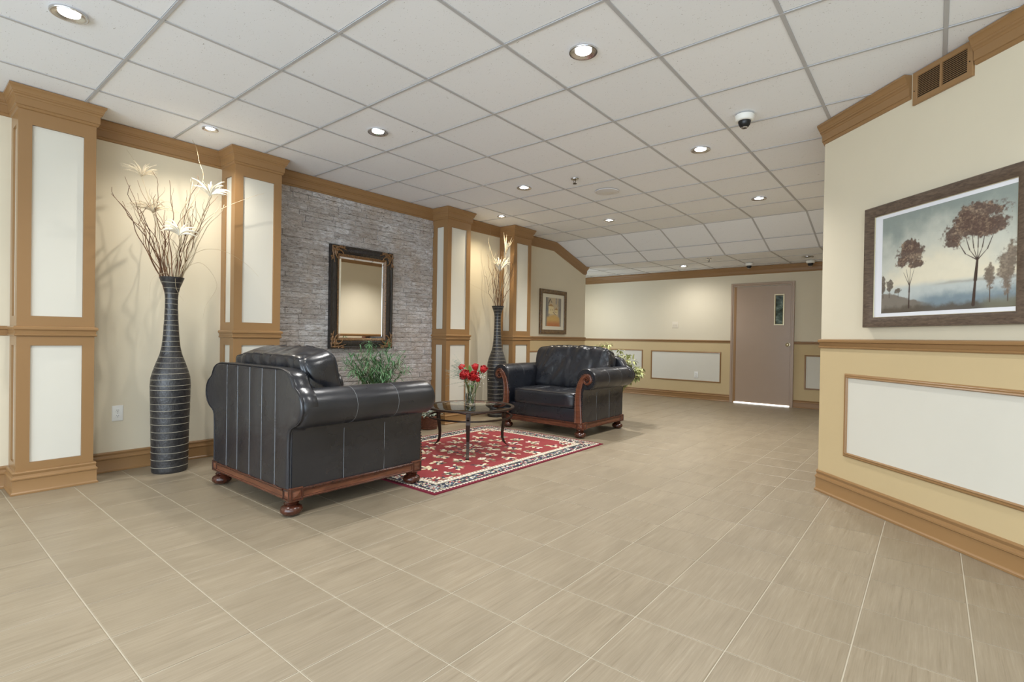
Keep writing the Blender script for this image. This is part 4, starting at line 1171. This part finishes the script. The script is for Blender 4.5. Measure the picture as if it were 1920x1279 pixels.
def art_trees(X, Y):
    # X 0..1.345 (aspect), Y 0..1 up
    n = fbm(X, Y, 5, 1); n2 = fbm(X, Y, 18, 9)
    sky_t = np.array(srgb(138, 148, 142)); mid = np.array(srgb(202, 203, 190)); lowc = np.array(srgb(230, 221, 196))
    C = np.zeros(X.shape + (3,)); C[:] = lowc
    edge = np.maximum(np.abs(X / 1.345 - .5) * 1.5, 0)
    g = np.clip(Y + (n - .5) * .45 + edge * .25 - .1, 0, 1)
    C = lerp(C, mid, sm(.30, .62, g)); C = lerp(C, sky_t, sm(.58, 1.0, g) * .95)
    C = lerp(C, srgb(236, 228, 204), np.exp(-((X - .75) / .35) ** 2 - ((Y - .42) / .18) ** 2) * .6)
    # water and banks
    C = lerp(C, srgb(188, 196, 194), sm(.30, .22, Y + (n - .5) * .03) * .9)
    C = lerp(C, srgb(118, 136, 146), sm(.22, .10, Y + (n2 - .5) * .05) * sm(.25, .6, X) * .9)
    C = lerp(C, srgb(146, 140, 132), np.exp(-((Y - .255 - (n - .5) * .05) / .012) ** 2) * sm(.5, .8, X) * .5)
    bank = sm(.0, .02, (.215 - .11 * sm(.05, .5, X) - .03 * sm(.5, 1.0, X)) + (n2 - .5) * .04 - Y * 1.0 + 0) * sm(.60, .42, X)
    C = lerp(C, srgb(112, 98, 82), bank * .85)
    C = lerp(C, srgb(92, 82, 70), sm(.085, .03, Y + (n2 - .5) * .06) * .9)
    C = lerp(C, srgb(124, 122, 104), sm(1.0, 1.15, X) * sm(.13, .05, Y + (n2 - .5) * .05) * .8)
    def trunk(C, pts, w0, w1, col=(70, 54, 46)):
        for (a, b), (c, d) in zip(pts[:-1], pts[1:]):
            dist, t = seg(X, Y, a, b, c, d); w = w0 + (w1 - w0) * t
            C = lerp(C, srgb(*col), np.clip((w - dist) / .004 + .5, 0, 1))
        return C
    def crown(C, cx, cy, rx, ry, seed, col=(96, 76, 66), hi=(188, 164, 136), soft=.34, p=2):
        q = (np.abs((X - cx) / rx) ** p + np.abs((Y - cy) / ry) ** p) ** (1 / p)
        nn = fbm(X, Y, 9, seed); nd = fbm(X, Y, 48, seed + 7); n3 = fbm(X, Y * 1.3, 70, seed + 9)
        m = sm(1.10, 1.10 - soft, q + (nn - .5) * 1.0 + (nd - .5) * .8)
        cc = lerp(np.zeros(X.shape + (3,)) + np.array(srgb(*col)), srgb(*hi), sm(.48, .80, fbm(X, Y, 20, seed + 3) * .6 + n3 * .4) * .6)
        cc = cc * (.72 + .56 * n3[..., None])
        return C + (cc - C) * (m * .96)[..., None]
    # two main trees
    C = trunk(C, [(.985, .035), (1.00, .25), (1.015, .43)], .016, .010)
    for a, b in (((.84, .60)), ((.90, .66)), ((.96, .68)), ((1.02, .68)), ((1.08, .67)), ((1.15, .63))):
        C = trunk(C, [(1.015, .42), ((1.015 + a) / 2 + (a - 1.015) * .12, (.42 + b) / 2 - .02), (a, b)], .005, .002)
    C = crown(C, .96, .715, .235, .11, 5); C = crown(C, 1.02, .82, .20, .095, 6); C = crown(C, 1.12, .70, .18, .09, 16); C = crown(C, .80, .60, .10, .055, 7); C = crown(C, .90, .79, .15, .09, 17)
    C = trunk(C, [(.335, .045), (.338, .20), (.340, .27)], .009, .006)
    for a, b in ((.27, .40), (.30, .43), (.35, .44), (.39, .42)):
        C = trunk(C, [(.340, .26), (a, b)], .0035, .0015)
    C = crown(C, .345, .565, .165, .10, 11); C = crown(C, .35, .66, .10, .065, 12); C = crown(C, .43, .47, .09, .04, 13); C = crown(C, .24, .50, .07, .06, 18)
    # small trees at the edges
    for cx, cy, rx, ry, s, tx in ((.015, .30, .035, .09, 21, .02), (.105, .27, .045, .065, 22, .10), (.21, .225, .05, .035, 23, .21)):
        C = crown(C, cx, cy, rx, ry, s, (104, 94, 82), (140, 130, 112), .3); C = trunk(C, [(tx, .16), (tx, cy)], .003, .002)
    for cx, cy, rx, ry, s in ((1.125, .27, .055, .12, 24), (1.27, .33, .085, .20, 25)):
        C = trunk(C, [(cx, .05), (cx, cy)], .005, .003, (96, 84, 74)); C = crown(C, cx, cy, rx, ry, s, (120, 106, 92), (160, 146, 126), .4)
    return np.clip(C * (.965 + .07 * n2[..., None]), 0, 1)
def art_huts(X, Y):
    # X 0...54, Y 0..1: pale buildings on an orange slope before blue grey trees
    n = fbm(X, Y, 6, 31); n2 = fbm(X, Y, 24, 32)
    C = np.zeros(X.shape + (3,)) + np.array(srgb(196, 178, 146))
    C = lerp(C, srgb(146, 140, 138), sm(.45, .6, fbm(X, Y * .25, 14, 33)) * sm(.45, .6, Y))
    C = lerp(C, srgb(112, 116, 118), sm(.16, .05, X + (n - .5) * .12) * .8); C = lerp(C, srgb(120, 120, 120), sm(.40, .50, X + (n - .5) * .10) * .8)
    g = sm(.46, .36, Y + (n - .5) * .06 + np.abs(X - .28) * .4) * sm(.53, .44, X + (n - .5) * .08) * sm(.0, .08, X)
    C = lerp(C, srgb(206, 170, 104), g); C = lerp(C, srgb(186, 120, 74), g * sm(.26, .05, Y))
    for x0, x1, y0, y1 in ((.09, .27, .42, .70), (.31, .42, .42, .58)):
        m = sm(-.008, .008, X - x0) * sm(-.008, .008, x1 - X) * sm(-.02, .03, Y - y0 + (n - .5) * .05) * sm(-.008, .008, y1 - Y)
        C = lerp(C, srgb(222, 206, 160), m)
        cx = (x0 + x1) / 2; rf = ((Y - y1) > 0) & ((Y - y1) < .09 * (1 - np.abs(X - cx) / ((x1 - x0) * .55))); C[rf] = srgb(176, 140, 92)
    for a, b in ((.16, .58), (.22, .58), (.345, .50), (.385, .50)):
        C[(np.abs(X - a) < .008) & (np.abs(Y - b) < .03)] = srgb(160, 132, 88)
    d, t = seg(X, Y, .10, .80, .145, .95); C = lerp(C, srgb(88, 84, 80), sm(.02, .004, d)); d, t = seg(X, Y, .145, .95, .20, .84); C = lerp(C, srgb(88, 84, 80), sm(.018, .004, d))
    d, t = seg(X, Y, .25, .50, .36, .40); C = lerp(C, srgb(96, 76, 60), sm(.010, .003, d))
    C = lerp(C, srgb(70, 58, 50), sm(.022, .010, X) * .9)
    return np.clip(C * (.94 + .12 * n2[..., None]), 0, 1)
def picture(name, O, U, Nn, w, h, fprof, fmat, mat_w, art_w, art, res, aspect, label, mat_col, fillet=None):
    O, U, Nn = Vector(O), Vector(U), Vector(Nn)
    root = tag(empty(name, O), label, 'picture')
    P('backing_board', slab((0, 0, 0), U, UZ, Nn, .004, w - .004, .004, h - .004, .000, .008), M_void, root)
    plane_frame(root, 'frame', (0, 0, 0), U, Nn, w, h, fprof, fmat)
    e = fprof[-1][0] - .004
    P('mat_board', slab((0, 0, 0), U, UZ, Nn, e, w - e, e, h - e, .008, .0125), mat_col, root)
    if fillet: plane_frame(root, 'fillet', (0, 0, 0), U, Nn, w, h, [(e, .012), (e, .0185), (e + .006, .0185), (e + .008, .013)], fillet)
    a0, a1, b0, b1 = art_w
    O2 = U * a0 + UZ * b0 + Nn * .0130
    lx = aspect
    pic = colour_grid('painting', res[0], res[1], lx, 1.0, art, M_art, root,
                lambda x, y: np.stack([O2.x + U.x * x / lx * (a1 - a0), O2.y + U.y * x / lx * (a1 - a0), O2.z + y * (b1 - b0)], 1))
    return root
M_matw = paint('white_mat_board', srgb(232, 232, 236), .8, .01, .1)
M_matc = paint('cream_mat_board', srgb(222, 216, 196), .8, .01, .1)
PO = DO + DU * .428 + UZ * 1.168 + DN * .002
picture('framed_picture', PO, DU, DN, .960, .750, [(0, 0), (0, .034), (.004, .040), (.012, .041), (.046, .030), (.055, .022), (.060, .020), (.060, .012)], M_frame, None,
        (.118, .900, .085, .665), art_trees, (300, 224), 1.345, 'large brown framed painting of two trees above the chair rail on the angled right wall', M_matw, M_brass)
picture('framed_picture', (XW + .003, 6.593, 1.135), (0, 1, 0), (1, 0, 0), .750, .716, [(0, 0), (0, .024), (.006, .032), (.022, .034), (.040, .026), (.055, .030), (.064, .022), (.070, .012)], M_frame2, None,
        (.165, .600, .125, .590), art_huts, (120, 150), .54, 'small dark framed print of pale huts on the far left wall', M_matc, None)

# ================================================================== OUTLETS, SWITCH
M_almond = paint('almond_plastic', srgb(222, 212, 192), .4, .01, 0)
def outlet(O, U, Nn, label, w=.072, h=.118):
    O, U, Nn = Vector(O), Vector(U), Vector(Nn); root = tag(empty('electrical_outlet', O), label, 'outlet')
    P('cover_plate', rect_frame((0, 0, 0), U, UZ, Nn, -w / 2, w / 2, -h / 2, h / 2, [(0, .0002), (.0015, .0045), (.004, .0055), (w / 2 - .0005, .0055)]), M_white, root, 30)
    for s_ in (1, -1):
        c = UZ * (.0205 * s_); ring = []
        for hgt, rr in ((.005, .0165), (.0078, .0165), (.0082, .0150), (.0082, .0003)):
            ring.append([c + U * (max(-.0145, min(.0145, rr * 1.08 * math.cos(a)))) + UZ * rr * math.sin(a) * .95 + Nn * hgt for a in [2 * PI * k / 24 for k in range(24)]])
        f = P('socket_face', MB().rings(ring, True), M_white, root, 30)
        mb = MB()
        for du, ww, hh, dz in ((-.006, .0012, .0045, .004), (.006, .0012, .0036, .004), (0, .0022, .0022, -.007)):
            slab(c + UZ * dz + U * du, U, UZ, Nn, -ww, ww, -hh, hh, .0080, .0086, mb)
        P('slots', mb, M_void, f)
    P('screw', MB().sphere(tuple(Nn * .0056), .003, 8, 4), M_chrome, root, 40)
    return root
outlet((XW + .0005, 1.160, .440), (0, 1, 0), (1, 0, 0), 'white wall outlet low between the first pillar and the near vase')
outlet(DO + DU * 1.425 + UZ * .425 + DN * .0056, DU, DN, 'white wall outlet in the framed panel of the right wall')
outlet((-3.338, YB - .0058, .442), (1, 0, 0), (0, -1, 0), 'small white outlet in the framed panel of the far back wall')
sw = tag(empty('light_switch', (-3.749, YB - .0005, 1.354)), 'white double switch plate on the cream back wall above the chair rail', 'switch')
P('cover_plate', rect_frame((0, 0, 0), (1, 0, 0), UZ, (0, -1, 0), -.058, .058, -.058, .058, [(0, .0002), (.0015, .0045), (.004, .0055), (.0575, .0055)]), M_almond, sw, 30)
for x in (-.024, .024): P('toggle', MB().box((x - .006, -.016, -.010), (x + .006, -.005, .012), .001), M_almond, sw)

# ================================================================== GLASS VASE WITH ROSES
gx, gy = -3.375, 3.530
gv = tag(empty('glass_vase', (gx, gy, TZ + .0015)), 'clear glass vase of water and rose stems on the round coffee table', 'vase')
P('glass', MB().lathe([(.0005, .0), (.046, .0), (.049, .004), (.049, .03), (.050, .12), (.054, .200), (.0515, .200), (.0475, .12), (.0465, .03), (.044, .016), (.0005, .013)], n=40), M_glass, gv, 50)
P('water', MB().lathe([(.0005, .0135), (.0435, .0165), (.0462, .03), (.0471, .11), (.0005, .11)], n=40), M_water, gv, 50)
def rose(c, r, base, label, seed, bud=False, tilt=(0, 0)):
    rs = random.Random(seed); root = tag(empty('rose', tuple(c)), label, 'flower'); c = Vector(c)
    b = Vector(base) - c
    mid = b * .45 + Vector((0, 0, -.03))
    P('stem', MB().tube([b, b * .75, mid, Vector((0, 0, -r * .6))], .0024, 6), M_stem, root, 60)
    Rm = Matrix.Rotation(tilt[0], 3, 'X') @ Matrix.Rotation(tilt[1], 3, 'Y')
    layers = [(.30, 3, .95), (.45, 3, .85), (.62, 4, .70), (.80, 5, .55), (1.0, 5, .35)] if not bud else [(.35, 3, 1.05), (.55, 3, .95), (.72, 4, .80)]
    for li, (q, n, up) in enumerate(layers):
        for k in range(n):
            a0 = 2 * PI * k / n + li * 1.1 + rs.uniform(-.2, .2); wd = 2 * PI / n * .78
            mb = MB(); rg = []
            for i in range(7):
                u = i / 6; zz = (-.55 + (up + .55) * u) * r * (1.0 if not bud else 1.15)
                bulge = math.sin(min(1, u * 1.25) * PI * .55) ; rr = r * q * (.22 + .80 * bulge) * (1 + (.16 * max(0, u - .7) / .3 if li > 1 else -.25 * max(0, u - .6)))
                row = []
                for j in range(7):
                    v = (j / 6 - .5) * 2; taper = 1 - .35 * max(0, u - .75) / .25 * v * v; a = a0 + v * wd * .75 * (0.55 + .45 * math.sin(u * PI * .6 + .4))
                    row.append(Rm @ Vector((rr * math.cos(a) * taper, rr * math.sin(a) * taper, zz - .10 * r * v * v * u + rs.uniform(-.01, .01) * r)))
                rg.append(row)
            mb.rings(rg); o = P('petal', mb, M_rose, root, 80)
            o.modifiers.new('t', 'SOLIDIFY').thickness = .0008
    mb = MB()
    for k in range(5):
        a = 2 * PI * k / 5; e = Vector((math.cos(a), math.sin(a), 0)); s_ = Vector((-e.y, e.x, 0))
        mb.add([Rm @ p for p in (e * .1 * r + UZ * -.6 * r, e * .5 * r - s_ * .14 * r + UZ * -.5 * r, e * .95 * r + UZ * -.55 * r, e * .5 * r + s_ * .14 * r + UZ * -.5 * r)], [(0, 1, 2, 3)])
    P('sepals', mb, M_leafg, root)
    return root
vb = lambda k: (gx + .028 * math.cos(k * 1.3), gy + .028 * math.sin(k * 1.3), TZ + .022)
rose((-3.490, 3.535, .757), .043, vb(0), 'half open red rose at the left of the bouquet', 1, True, (.1, -.35))
rose((-3.412, 3.490, .706), .053, vb(1), 'large open red rose at the front left of the bouquet', 2, False, (.85, -.1))
rose((-3.328, 3.545, .770), .042, vb(2), 'red rosebud at the top middle of the bouquet', 3, True, (.25, .05))
rose((-3.298, 3.490, .702), .052, vb(3), 'large open red rose at the front right of the bouquet', 4, False, (.85, .25))
rose((-3.222, 3.535, .757), .045, vb(4), 'red rose leaning out at the right of the bouquet', 5, True, (.2, .55))
rose((-3.250, 3.495, .668), .031, vb(5), 'small red rose lowest at the right over the vase rim', 6, True, (.7, .5))
def leaf_shape(mb, p, d, up, L, wd, n=5, fold=.15, curve=.3):
    d = d.normalized(); s_ = d.cross(up); s_ = s_.normalized() if s_.length > 1e-4 else Vector((1, 0, 0)); nn = s_.cross(d)
    k = len(mb.v); q = p.copy(); rows = []
    for i in range(n + 1):
        t = i / n; w = wd * math.sin(PI * min(.97, .06 + t * .94)) ** .8
        rows += [q - s_ * w + nn * w * fold, q.copy(), q + s_ * w + nn * w * fold]
        q = q + (d - UZ * curve * t).normalized() * L / n
    mb.v += [tuple(v) for v in rows]
    for i in range(n):
        a = k + i * 3; mb.f += [(a, a + 1, a + 4, a + 3), (a + 1, a + 2, a + 5, a + 4)]
    return q
bq = random.Random(8)
fo = tag(empty('bouquet_foliage', (gx, gy, TZ + .1)), 'green leaves and wispy grass filling out the rose bouquet', 'foliage')
C0 = Vector((gx, gy, TZ + .1))
for k, (ty, pos, L, w_) in enumerate([('leaf', (-3.44, 3.54, .765), .10, .020), ('leaf', (-3.40, 3.55, .775), .09, .018), ('leaf', (-3.29, 3.56, .765), .13, .016), ('leaf', (-3.27, 3.56, .755), .12, .018), ('leaf', (-3.45, 3.5, .72), .09, .02), ('leaf', (-3.36, 3.5, .65), .10, .018), ('leaf', (-3.41, 3.5, .63), .09, .016), ('leaf', (-3.33, 3.48, .64), .08, .018)]):
    p = Vector(pos) - C0; d = Vector((p.x, p.y * .4, .10 if pos[2] > .7 else -.02)) + Vector((0, 0, .02))
    mb = MB(); leaf_shape(mb, p * .75, d, UZ, L, w_, 6, .2, .35); P('leaf', mb, M_leafg, fo, 60)
mb = MB()
for k in range(46):                              # wispy asparagus sprays at the left
    a = bq.uniform(-.1, 1.0); d = Vector((-1, bq.uniform(-.4, .4), bq.uniform(-.15, 1.15))).normalized(); q = Vector((-.04, 0, bq.uniform(.12, .22))); pts = [q.copy()]
    L = bq.uniform(.14, .27)
    for j in range(7): q = q + (d - UZ * .22 * j / 6).normalized() * L / 7; pts.append(q.copy())
    mb.tube(pts, [.0017 * (1 - .6 * j / 7) for j in range(8)], 3)
    for j in range(2, 8):
        for h in range(4):
            v = Vector((bq.uniform(-1, .3), bq.uniform(-1, 1), bq.uniform(-1, 1))).normalized() * .016; w_ = Vector((-v.z, 0, v.x)).normalized() * .0012
            mb.add([pts[j] - w_, pts[j] + w_, pts[j] + v], [(0, 1, 2)])
tag(P('wispy_grass', mb, M_leafgr, fo), kind='stuff')
mb = MB()
for k in range(90):
    c = Vector((bq.gauss(.145, .03), bq.gauss(-.02, .02), bq.gauss(.185, .03))) if k < 55 else Vector((bq.gauss(.04, .05), bq.gauss(-.04, .01), bq.gauss(.12, .015)))
    mb.sphere(tuple(c), bq.uniform(.0022, .0042), 5, 3)
tag(P('small_white_blossoms', mb, M_bwhite, fo, 60), kind='stuff')
mb = MB()
for k in range(16):
    a = bq.uniform(0, 6.28); mb.tube([(.025 * math.cos(a), .025 * math.sin(a), -.08), (-.02 * math.cos(a), -.02 * math.sin(a), .03), (-.045 * math.cos(a), -.045 * math.sin(a), .14)], .0016, 5)
tag(P('stems', mb, M_stem, fo, 60), kind='stuff')

# ================================================================== POTTED PLANTS
def pot(root, r, h, mat, z=0):
    P('pot', MB().lathe([(.0005, z), (r * .74, z), (r * .78, z + .01), (r * .97, z + h * .9), (r * 1.04, z + h * .92), (r * 1.04, z + h), (r * .93, z + h), (r * .90, z + h * .86), (.0005, z + h * .86)], n=36), mat, root, 40)
    P('soil', MB().lathe([(.0005, z + h * .88), (r * .9, z + h * .87)], n=24), M_soil, root)
pr_ = random.Random(12)
fx, fy = -4.30, 3.17
fn = tag(empty('potted_plant', (fx, fy, 0)), 'leafy green plant with narrow drooping leaves below the mirror', 'plant')
pot(fn, .14, .30, M_terra)
mb = MB(); ms = MB()
for k in range(44):
    a = pr_.uniform(0, 2 * PI); q = math.sqrt(pr_.uniform(0, 1)); H = pr_.uniform(.52, .80) * (1 - .30 * q * q)
    tip = Vector((q * .22 * math.cos(a), q * .37 * math.sin(a), .26 + H * .98)); b = Vector((.03 * math.cos(a), .03 * math.sin(a), .26))
    pts = [b.lerp(tip, t) + Vector((0, 0, .05 * math.sin(PI * t))) - Vector((math.cos(a), math.sin(a), 0)) * .04 * math.sin(PI * t) for t in np.linspace(0, 1, 8)]
    ms.tube(pts, [.004 * (1 - .7 * i / 7) for i in range(8)], 5)
    for i in range(3, 8):
        for h in range(7):
            d = Vector((pr_.uniform(-1, 1), pr_.uniform(-1, 1), pr_.uniform(-.25, .9))); leaf_shape(mb, pts[i], d, UZ, pr_.uniform(.08, .15), pr_.uniform(.0034, .0056), 4, .1, 1.1)
P('stem', ms, M_stem, fn, 60); tag(P('leaves', mb, M_leaff, fn, 60), kind='stuff')
fx, fy = -3.30, 6.02
fg = tag(empty('potted_plant', (fx, fy, 0)), 'bushy variegated plant behind the right arm of the facing armchair', 'plant')
pot(fg, .15, .28, M_terra)
mb = MB(); ms = MB()
for k in range(34):
    a = pr_.uniform(0, 2 * PI); q = math.sqrt(pr_.uniform(0, 1)); top = pr_.uniform(.62, .98) * (1 - .12 * q)
    tip = Vector((.24 + q * .30 * math.cos(a), -.05 + q * .22 * math.sin(a), top)); b = Vector((.02 * math.cos(a), .02 * math.sin(a), .24))
    if k < 5: tip = Vector((.05 - .07 * k, -.05, 1.0 - .01 * k))
    pts = [b.lerp(tip, t) + Vector((0, 0, .06 * math.sin(PI * t))) for t in np.linspace(0, 1, 9)]
    ms.tube(pts, [.005 * (1 - .7 * i / 8) for i in range(9)], 5)
    for i in range(3, 9):
        for h in range(9):
            d = Vector((pr_.uniform(-1, 1), pr_.uniform(-1, 1), pr_.uniform(-.8, .4))); p = pts[i] + d.normalized() * .012
            leaf_shape(mb, p, d, UZ, pr_.uniform(.045, .080), pr_.uniform(.010, .016), 4, .25, .8)
P('stem', ms, M_twig, fg, 60); tag(P('leaves', mb, M_leafv, fg, 60), kind='stuff')
# wicker basket with greenery behind the near armchair
bx_, by_ = -4.50, 4.02
bk = tag(empty('planted_basket', (bx_, by_, 0)), 'small brown wicker basket of grey leaves and purple flowers at the pillar foot', 'basket')
mb = MB()
def brad(z): return .088 + .22 * z
for j in range(14):
    z = .008 + j * .0098
    mb.tube([((brad(z) + .0035 * math.sin(12 * a + (PI if j % 2 else 0))) * math.cos(a), (brad(z) + .0035 * math.sin(12 * a + (PI if j % 2 else 0))) * math.sin(a), z) for a in [2 * PI * k / 72 for k in range(73)]], .0056, 6, False)
mb.tube([((brad(.145) + .004) * math.cos(a), (brad(.145) + .004) * math.sin(a), .148 + .003 * math.sin(18 * a)) for a in [2 * PI * k / 72 for k in range(73)]], .008, 6, False)
P('woven_body', mb, M_wicker, bk, 60)
P('liner', MB().lathe([(.0005, .004), (.082, .004), (.110, .130), (.0005, .132)], n=24), M_soil, bk)
mb = MB(); ms = MB()
for k in range(120):
    a = pr_.uniform(0, 6.28); q = pr_.uniform(0, .12); p = Vector((q * math.cos(a), q * math.sin(a), .14 + pr_.uniform(0, .05)))
    d = Vector((math.cos(a) + pr_.uniform(-.4, .4), math.sin(a) - .3 + pr_.uniform(-.4, .4), pr_.uniform(.0, .9))); leaf_shape(mb, p, d, UZ, pr_.uniform(.04, .07), .010, 3, .2, .9)
tag(P('leaves', mb, M_leafgr, bk, 60), kind='stuff')
for k in range(26):
    a = pr_.uniform(0, 6.28); q = pr_.uniform(.04, .13); c = Vector((q * math.cos(a), q * math.sin(a) + .03, .19 + pr_.uniform(0, .045)))
    for h in range(5):
        b2 = 2 * PI * h / 5; ms.sphere(tuple(c + Vector((math.cos(b2), math.sin(b2), 0)) * .007), .006, 5, 3, (1, 1, .5))
tag(P('purple_blossoms', ms, M_purple, bk, 60), kind='stuff')

# ================================================================== CEILING FITTINGS
def spot(parent, loc, power, col, angle=150, blend=.9, r=.05):
    d = bpy.data.lights.new('lamp', 'SPOT'); d.energy = power; d.color = col; d.spot_size = rad(angle); d.spot_blend = blend; d.shadow_soft_size = r
    o = bpy.data.objects.new('lamp', d); COL.objects.link(o); o.location = loc; o.parent = parent; return o
def down(x, y, z, r, label, power, col=(1, .98, .95), lens=M_lens, angle=128, rr=.05):
    root = empty('ceiling_light', (x, y, z)); tag(root, label, 'ceiling light', 'round recessed ceiling lights')
    P('trim_ring', MB().lathe([(r * .56, .0025), (r * .62, .000), (r * .80, -.003), (r * .93, -.0075), (r, -.007), (r * 1.02, -.003), (r * 1.02, .0015), (r * .60, .0030)], n=36, cap=False), M_chrome, root, 30)
    P('lens', MB().lathe([(.0005, -.0015), (r * .40, -.0014), (r * .56, .0002), (r * .58, .002)], n=28), lens, root, 60)
    if power: spot(root, (0, 0, -.030), power, col, angle, 1.0, rr)
    return root
zc = CEIL - .003
names = ['lit downlight nearest the top left corner of the picture', 'lit downlight in front of the stone wall, near the second pillar',
         'lit downlight before the third pillar, left of the sprinkler', 'lit downlight just before the ceiling slopes, on the left row',
         'lit downlight above the right of the room, out of the picture', 'lit downlight nearest the top centre of the picture',
         'lit downlight left of the nearest dome camera', 'lit downlight just before the ceiling slopes, on the right row']
k = 0
lmap = {}
for i in (-3, 0):
    for j in (-3, 0, 3, 6):
        down(T0X + TS * (i + .5), T0Y + TS * (j + .5), zc, .076, names[k], LAMP_W * {-3: .70, 0: .95, 3: 1.2, 6: 1.9}[j]); k += 1
for (x, y, n) in ((T0X + TS * 3.5, T0Y + TS * .5, 'lit downlight beside the right wall, out of the picture'), (T0X + TS * 3.5, T0Y - TS * 2.5, 'lit downlight over the camera side of the right wall'),
                  (T0X + TS * .5, T0Y - TS * 5.5, 'lit downlight behind the camera, middle row'), (T0X - TS * 2.5, T0Y - TS * 5.5, 'lit downlight behind the camera, left row')):
    down(x, y, zc, .076, n, LAMP_W * .6)
down(-4.323, 1.600, zc, .055, 'small lit downlight over the near floor vase', WASH_W, (1, .94, .84), M_lens, 140, .014)
down(-4.350, 5.080, zc, .055, 'small lit downlight over the far floor vase', WASH_W, (1, .87, .64), M_lens, 140, .014)
down(-3.353, 8.760, ZLOW - .003, .070, 'lit downlight in the low ceiling by the back wall', LAMP_W * .55, angle=165)
down(-1.475, 8.760, ZLOW - .003, .080, 'unlit dark downlight in the low ceiling near the door', 0, lens=M_void)
down(-5.4, 8.5, ZLOW - .003, .070, 'lit downlight of the recess, out of the picture', LAMP_W * .55, angle=165)
def dome(x, y, z, r, label):
    root = tag(empty('dome_camera', (x, y, z)), label, 'security camera')
    P('housing', MB().lathe([(r * .9, .0), (r, -.006), (r * .98, -.030), (r * .90, -.040), (r * .80, -.044), (r * .62, -.044)], n=36), M_white, root, 40)
    P('bubble', MB().lathe([(r * .66, -.040), (r * .66, -.052), (r * .58, -.070), (r * .42, -.084), (r * .2, -.092), (.0005, -.094)], n=30), M_dark, root, 70)
    P('lens_ring', MB().lathe([(r * .30, -.078), (r * .36, -.086), (r * .30, -.092), (r * .22, -.092)], n=20), M_chrome, root, 40)
    return root
dome(-1.035, 3.770, zc, .062, 'white dome camera on the main ceiling near the right wall')
dome(-2.344, 8.95, ZLOW - .003, .058, 'white dome camera on the low ceiling, left of the door')
dome(-1.50, 9.16, ZLOW - .003, .062, 'white dome camera on the low ceiling, right above the door')
def sprinkler(x, y, z, label):
    root = tag(empty('sprinkler', (x, y, z)), label, 'sprinkler')
    P('escutcheon', MB().lathe([(.040, 0), (.038, -.006), (.024, -.009), (.016, -.009), (.0005, -.009)], n=28), M_chrome, root, 40)
    P('frame_arms', MB().tube([(-.010, 0, -.008), (-.012, 0, -.030), (0, 0, -.044)], .003, 6).tube([(.010, 0, -.008), (.012, 0, -.030), (0, 0, -.044)], .003, 6), M_nail, root, 60)
    P('deflector', MB().lathe([(.0005, -.044), (.020, -.046), (.020, -.049), (.0005, -.050)], n=18), M_nail, root, 40)
sprinkler(-2.745, 4.300, zc, 'metal fire sprinkler on the main ceiling beside the round speaker')
sprinkler(-2.733, 8.180, ZLOW - .003, 'small fire sprinkler on the low ceiling by the back wall')
sp = tag(empty('ceiling_speaker', (-2.708, 4.875, zc)), 'flush round white speaker grille behind the sprinkler on the main ceiling', 'speaker')
P('grille', MB().lathe([(.0005, -.006), (.100, -.006), (.108, -.004), (.116, -.007), (.126, -.005), (.128, .0)], n=48), paint('speaker_cloth', srgb(222, 222, 222), .8, .01, .9), sp, 30)
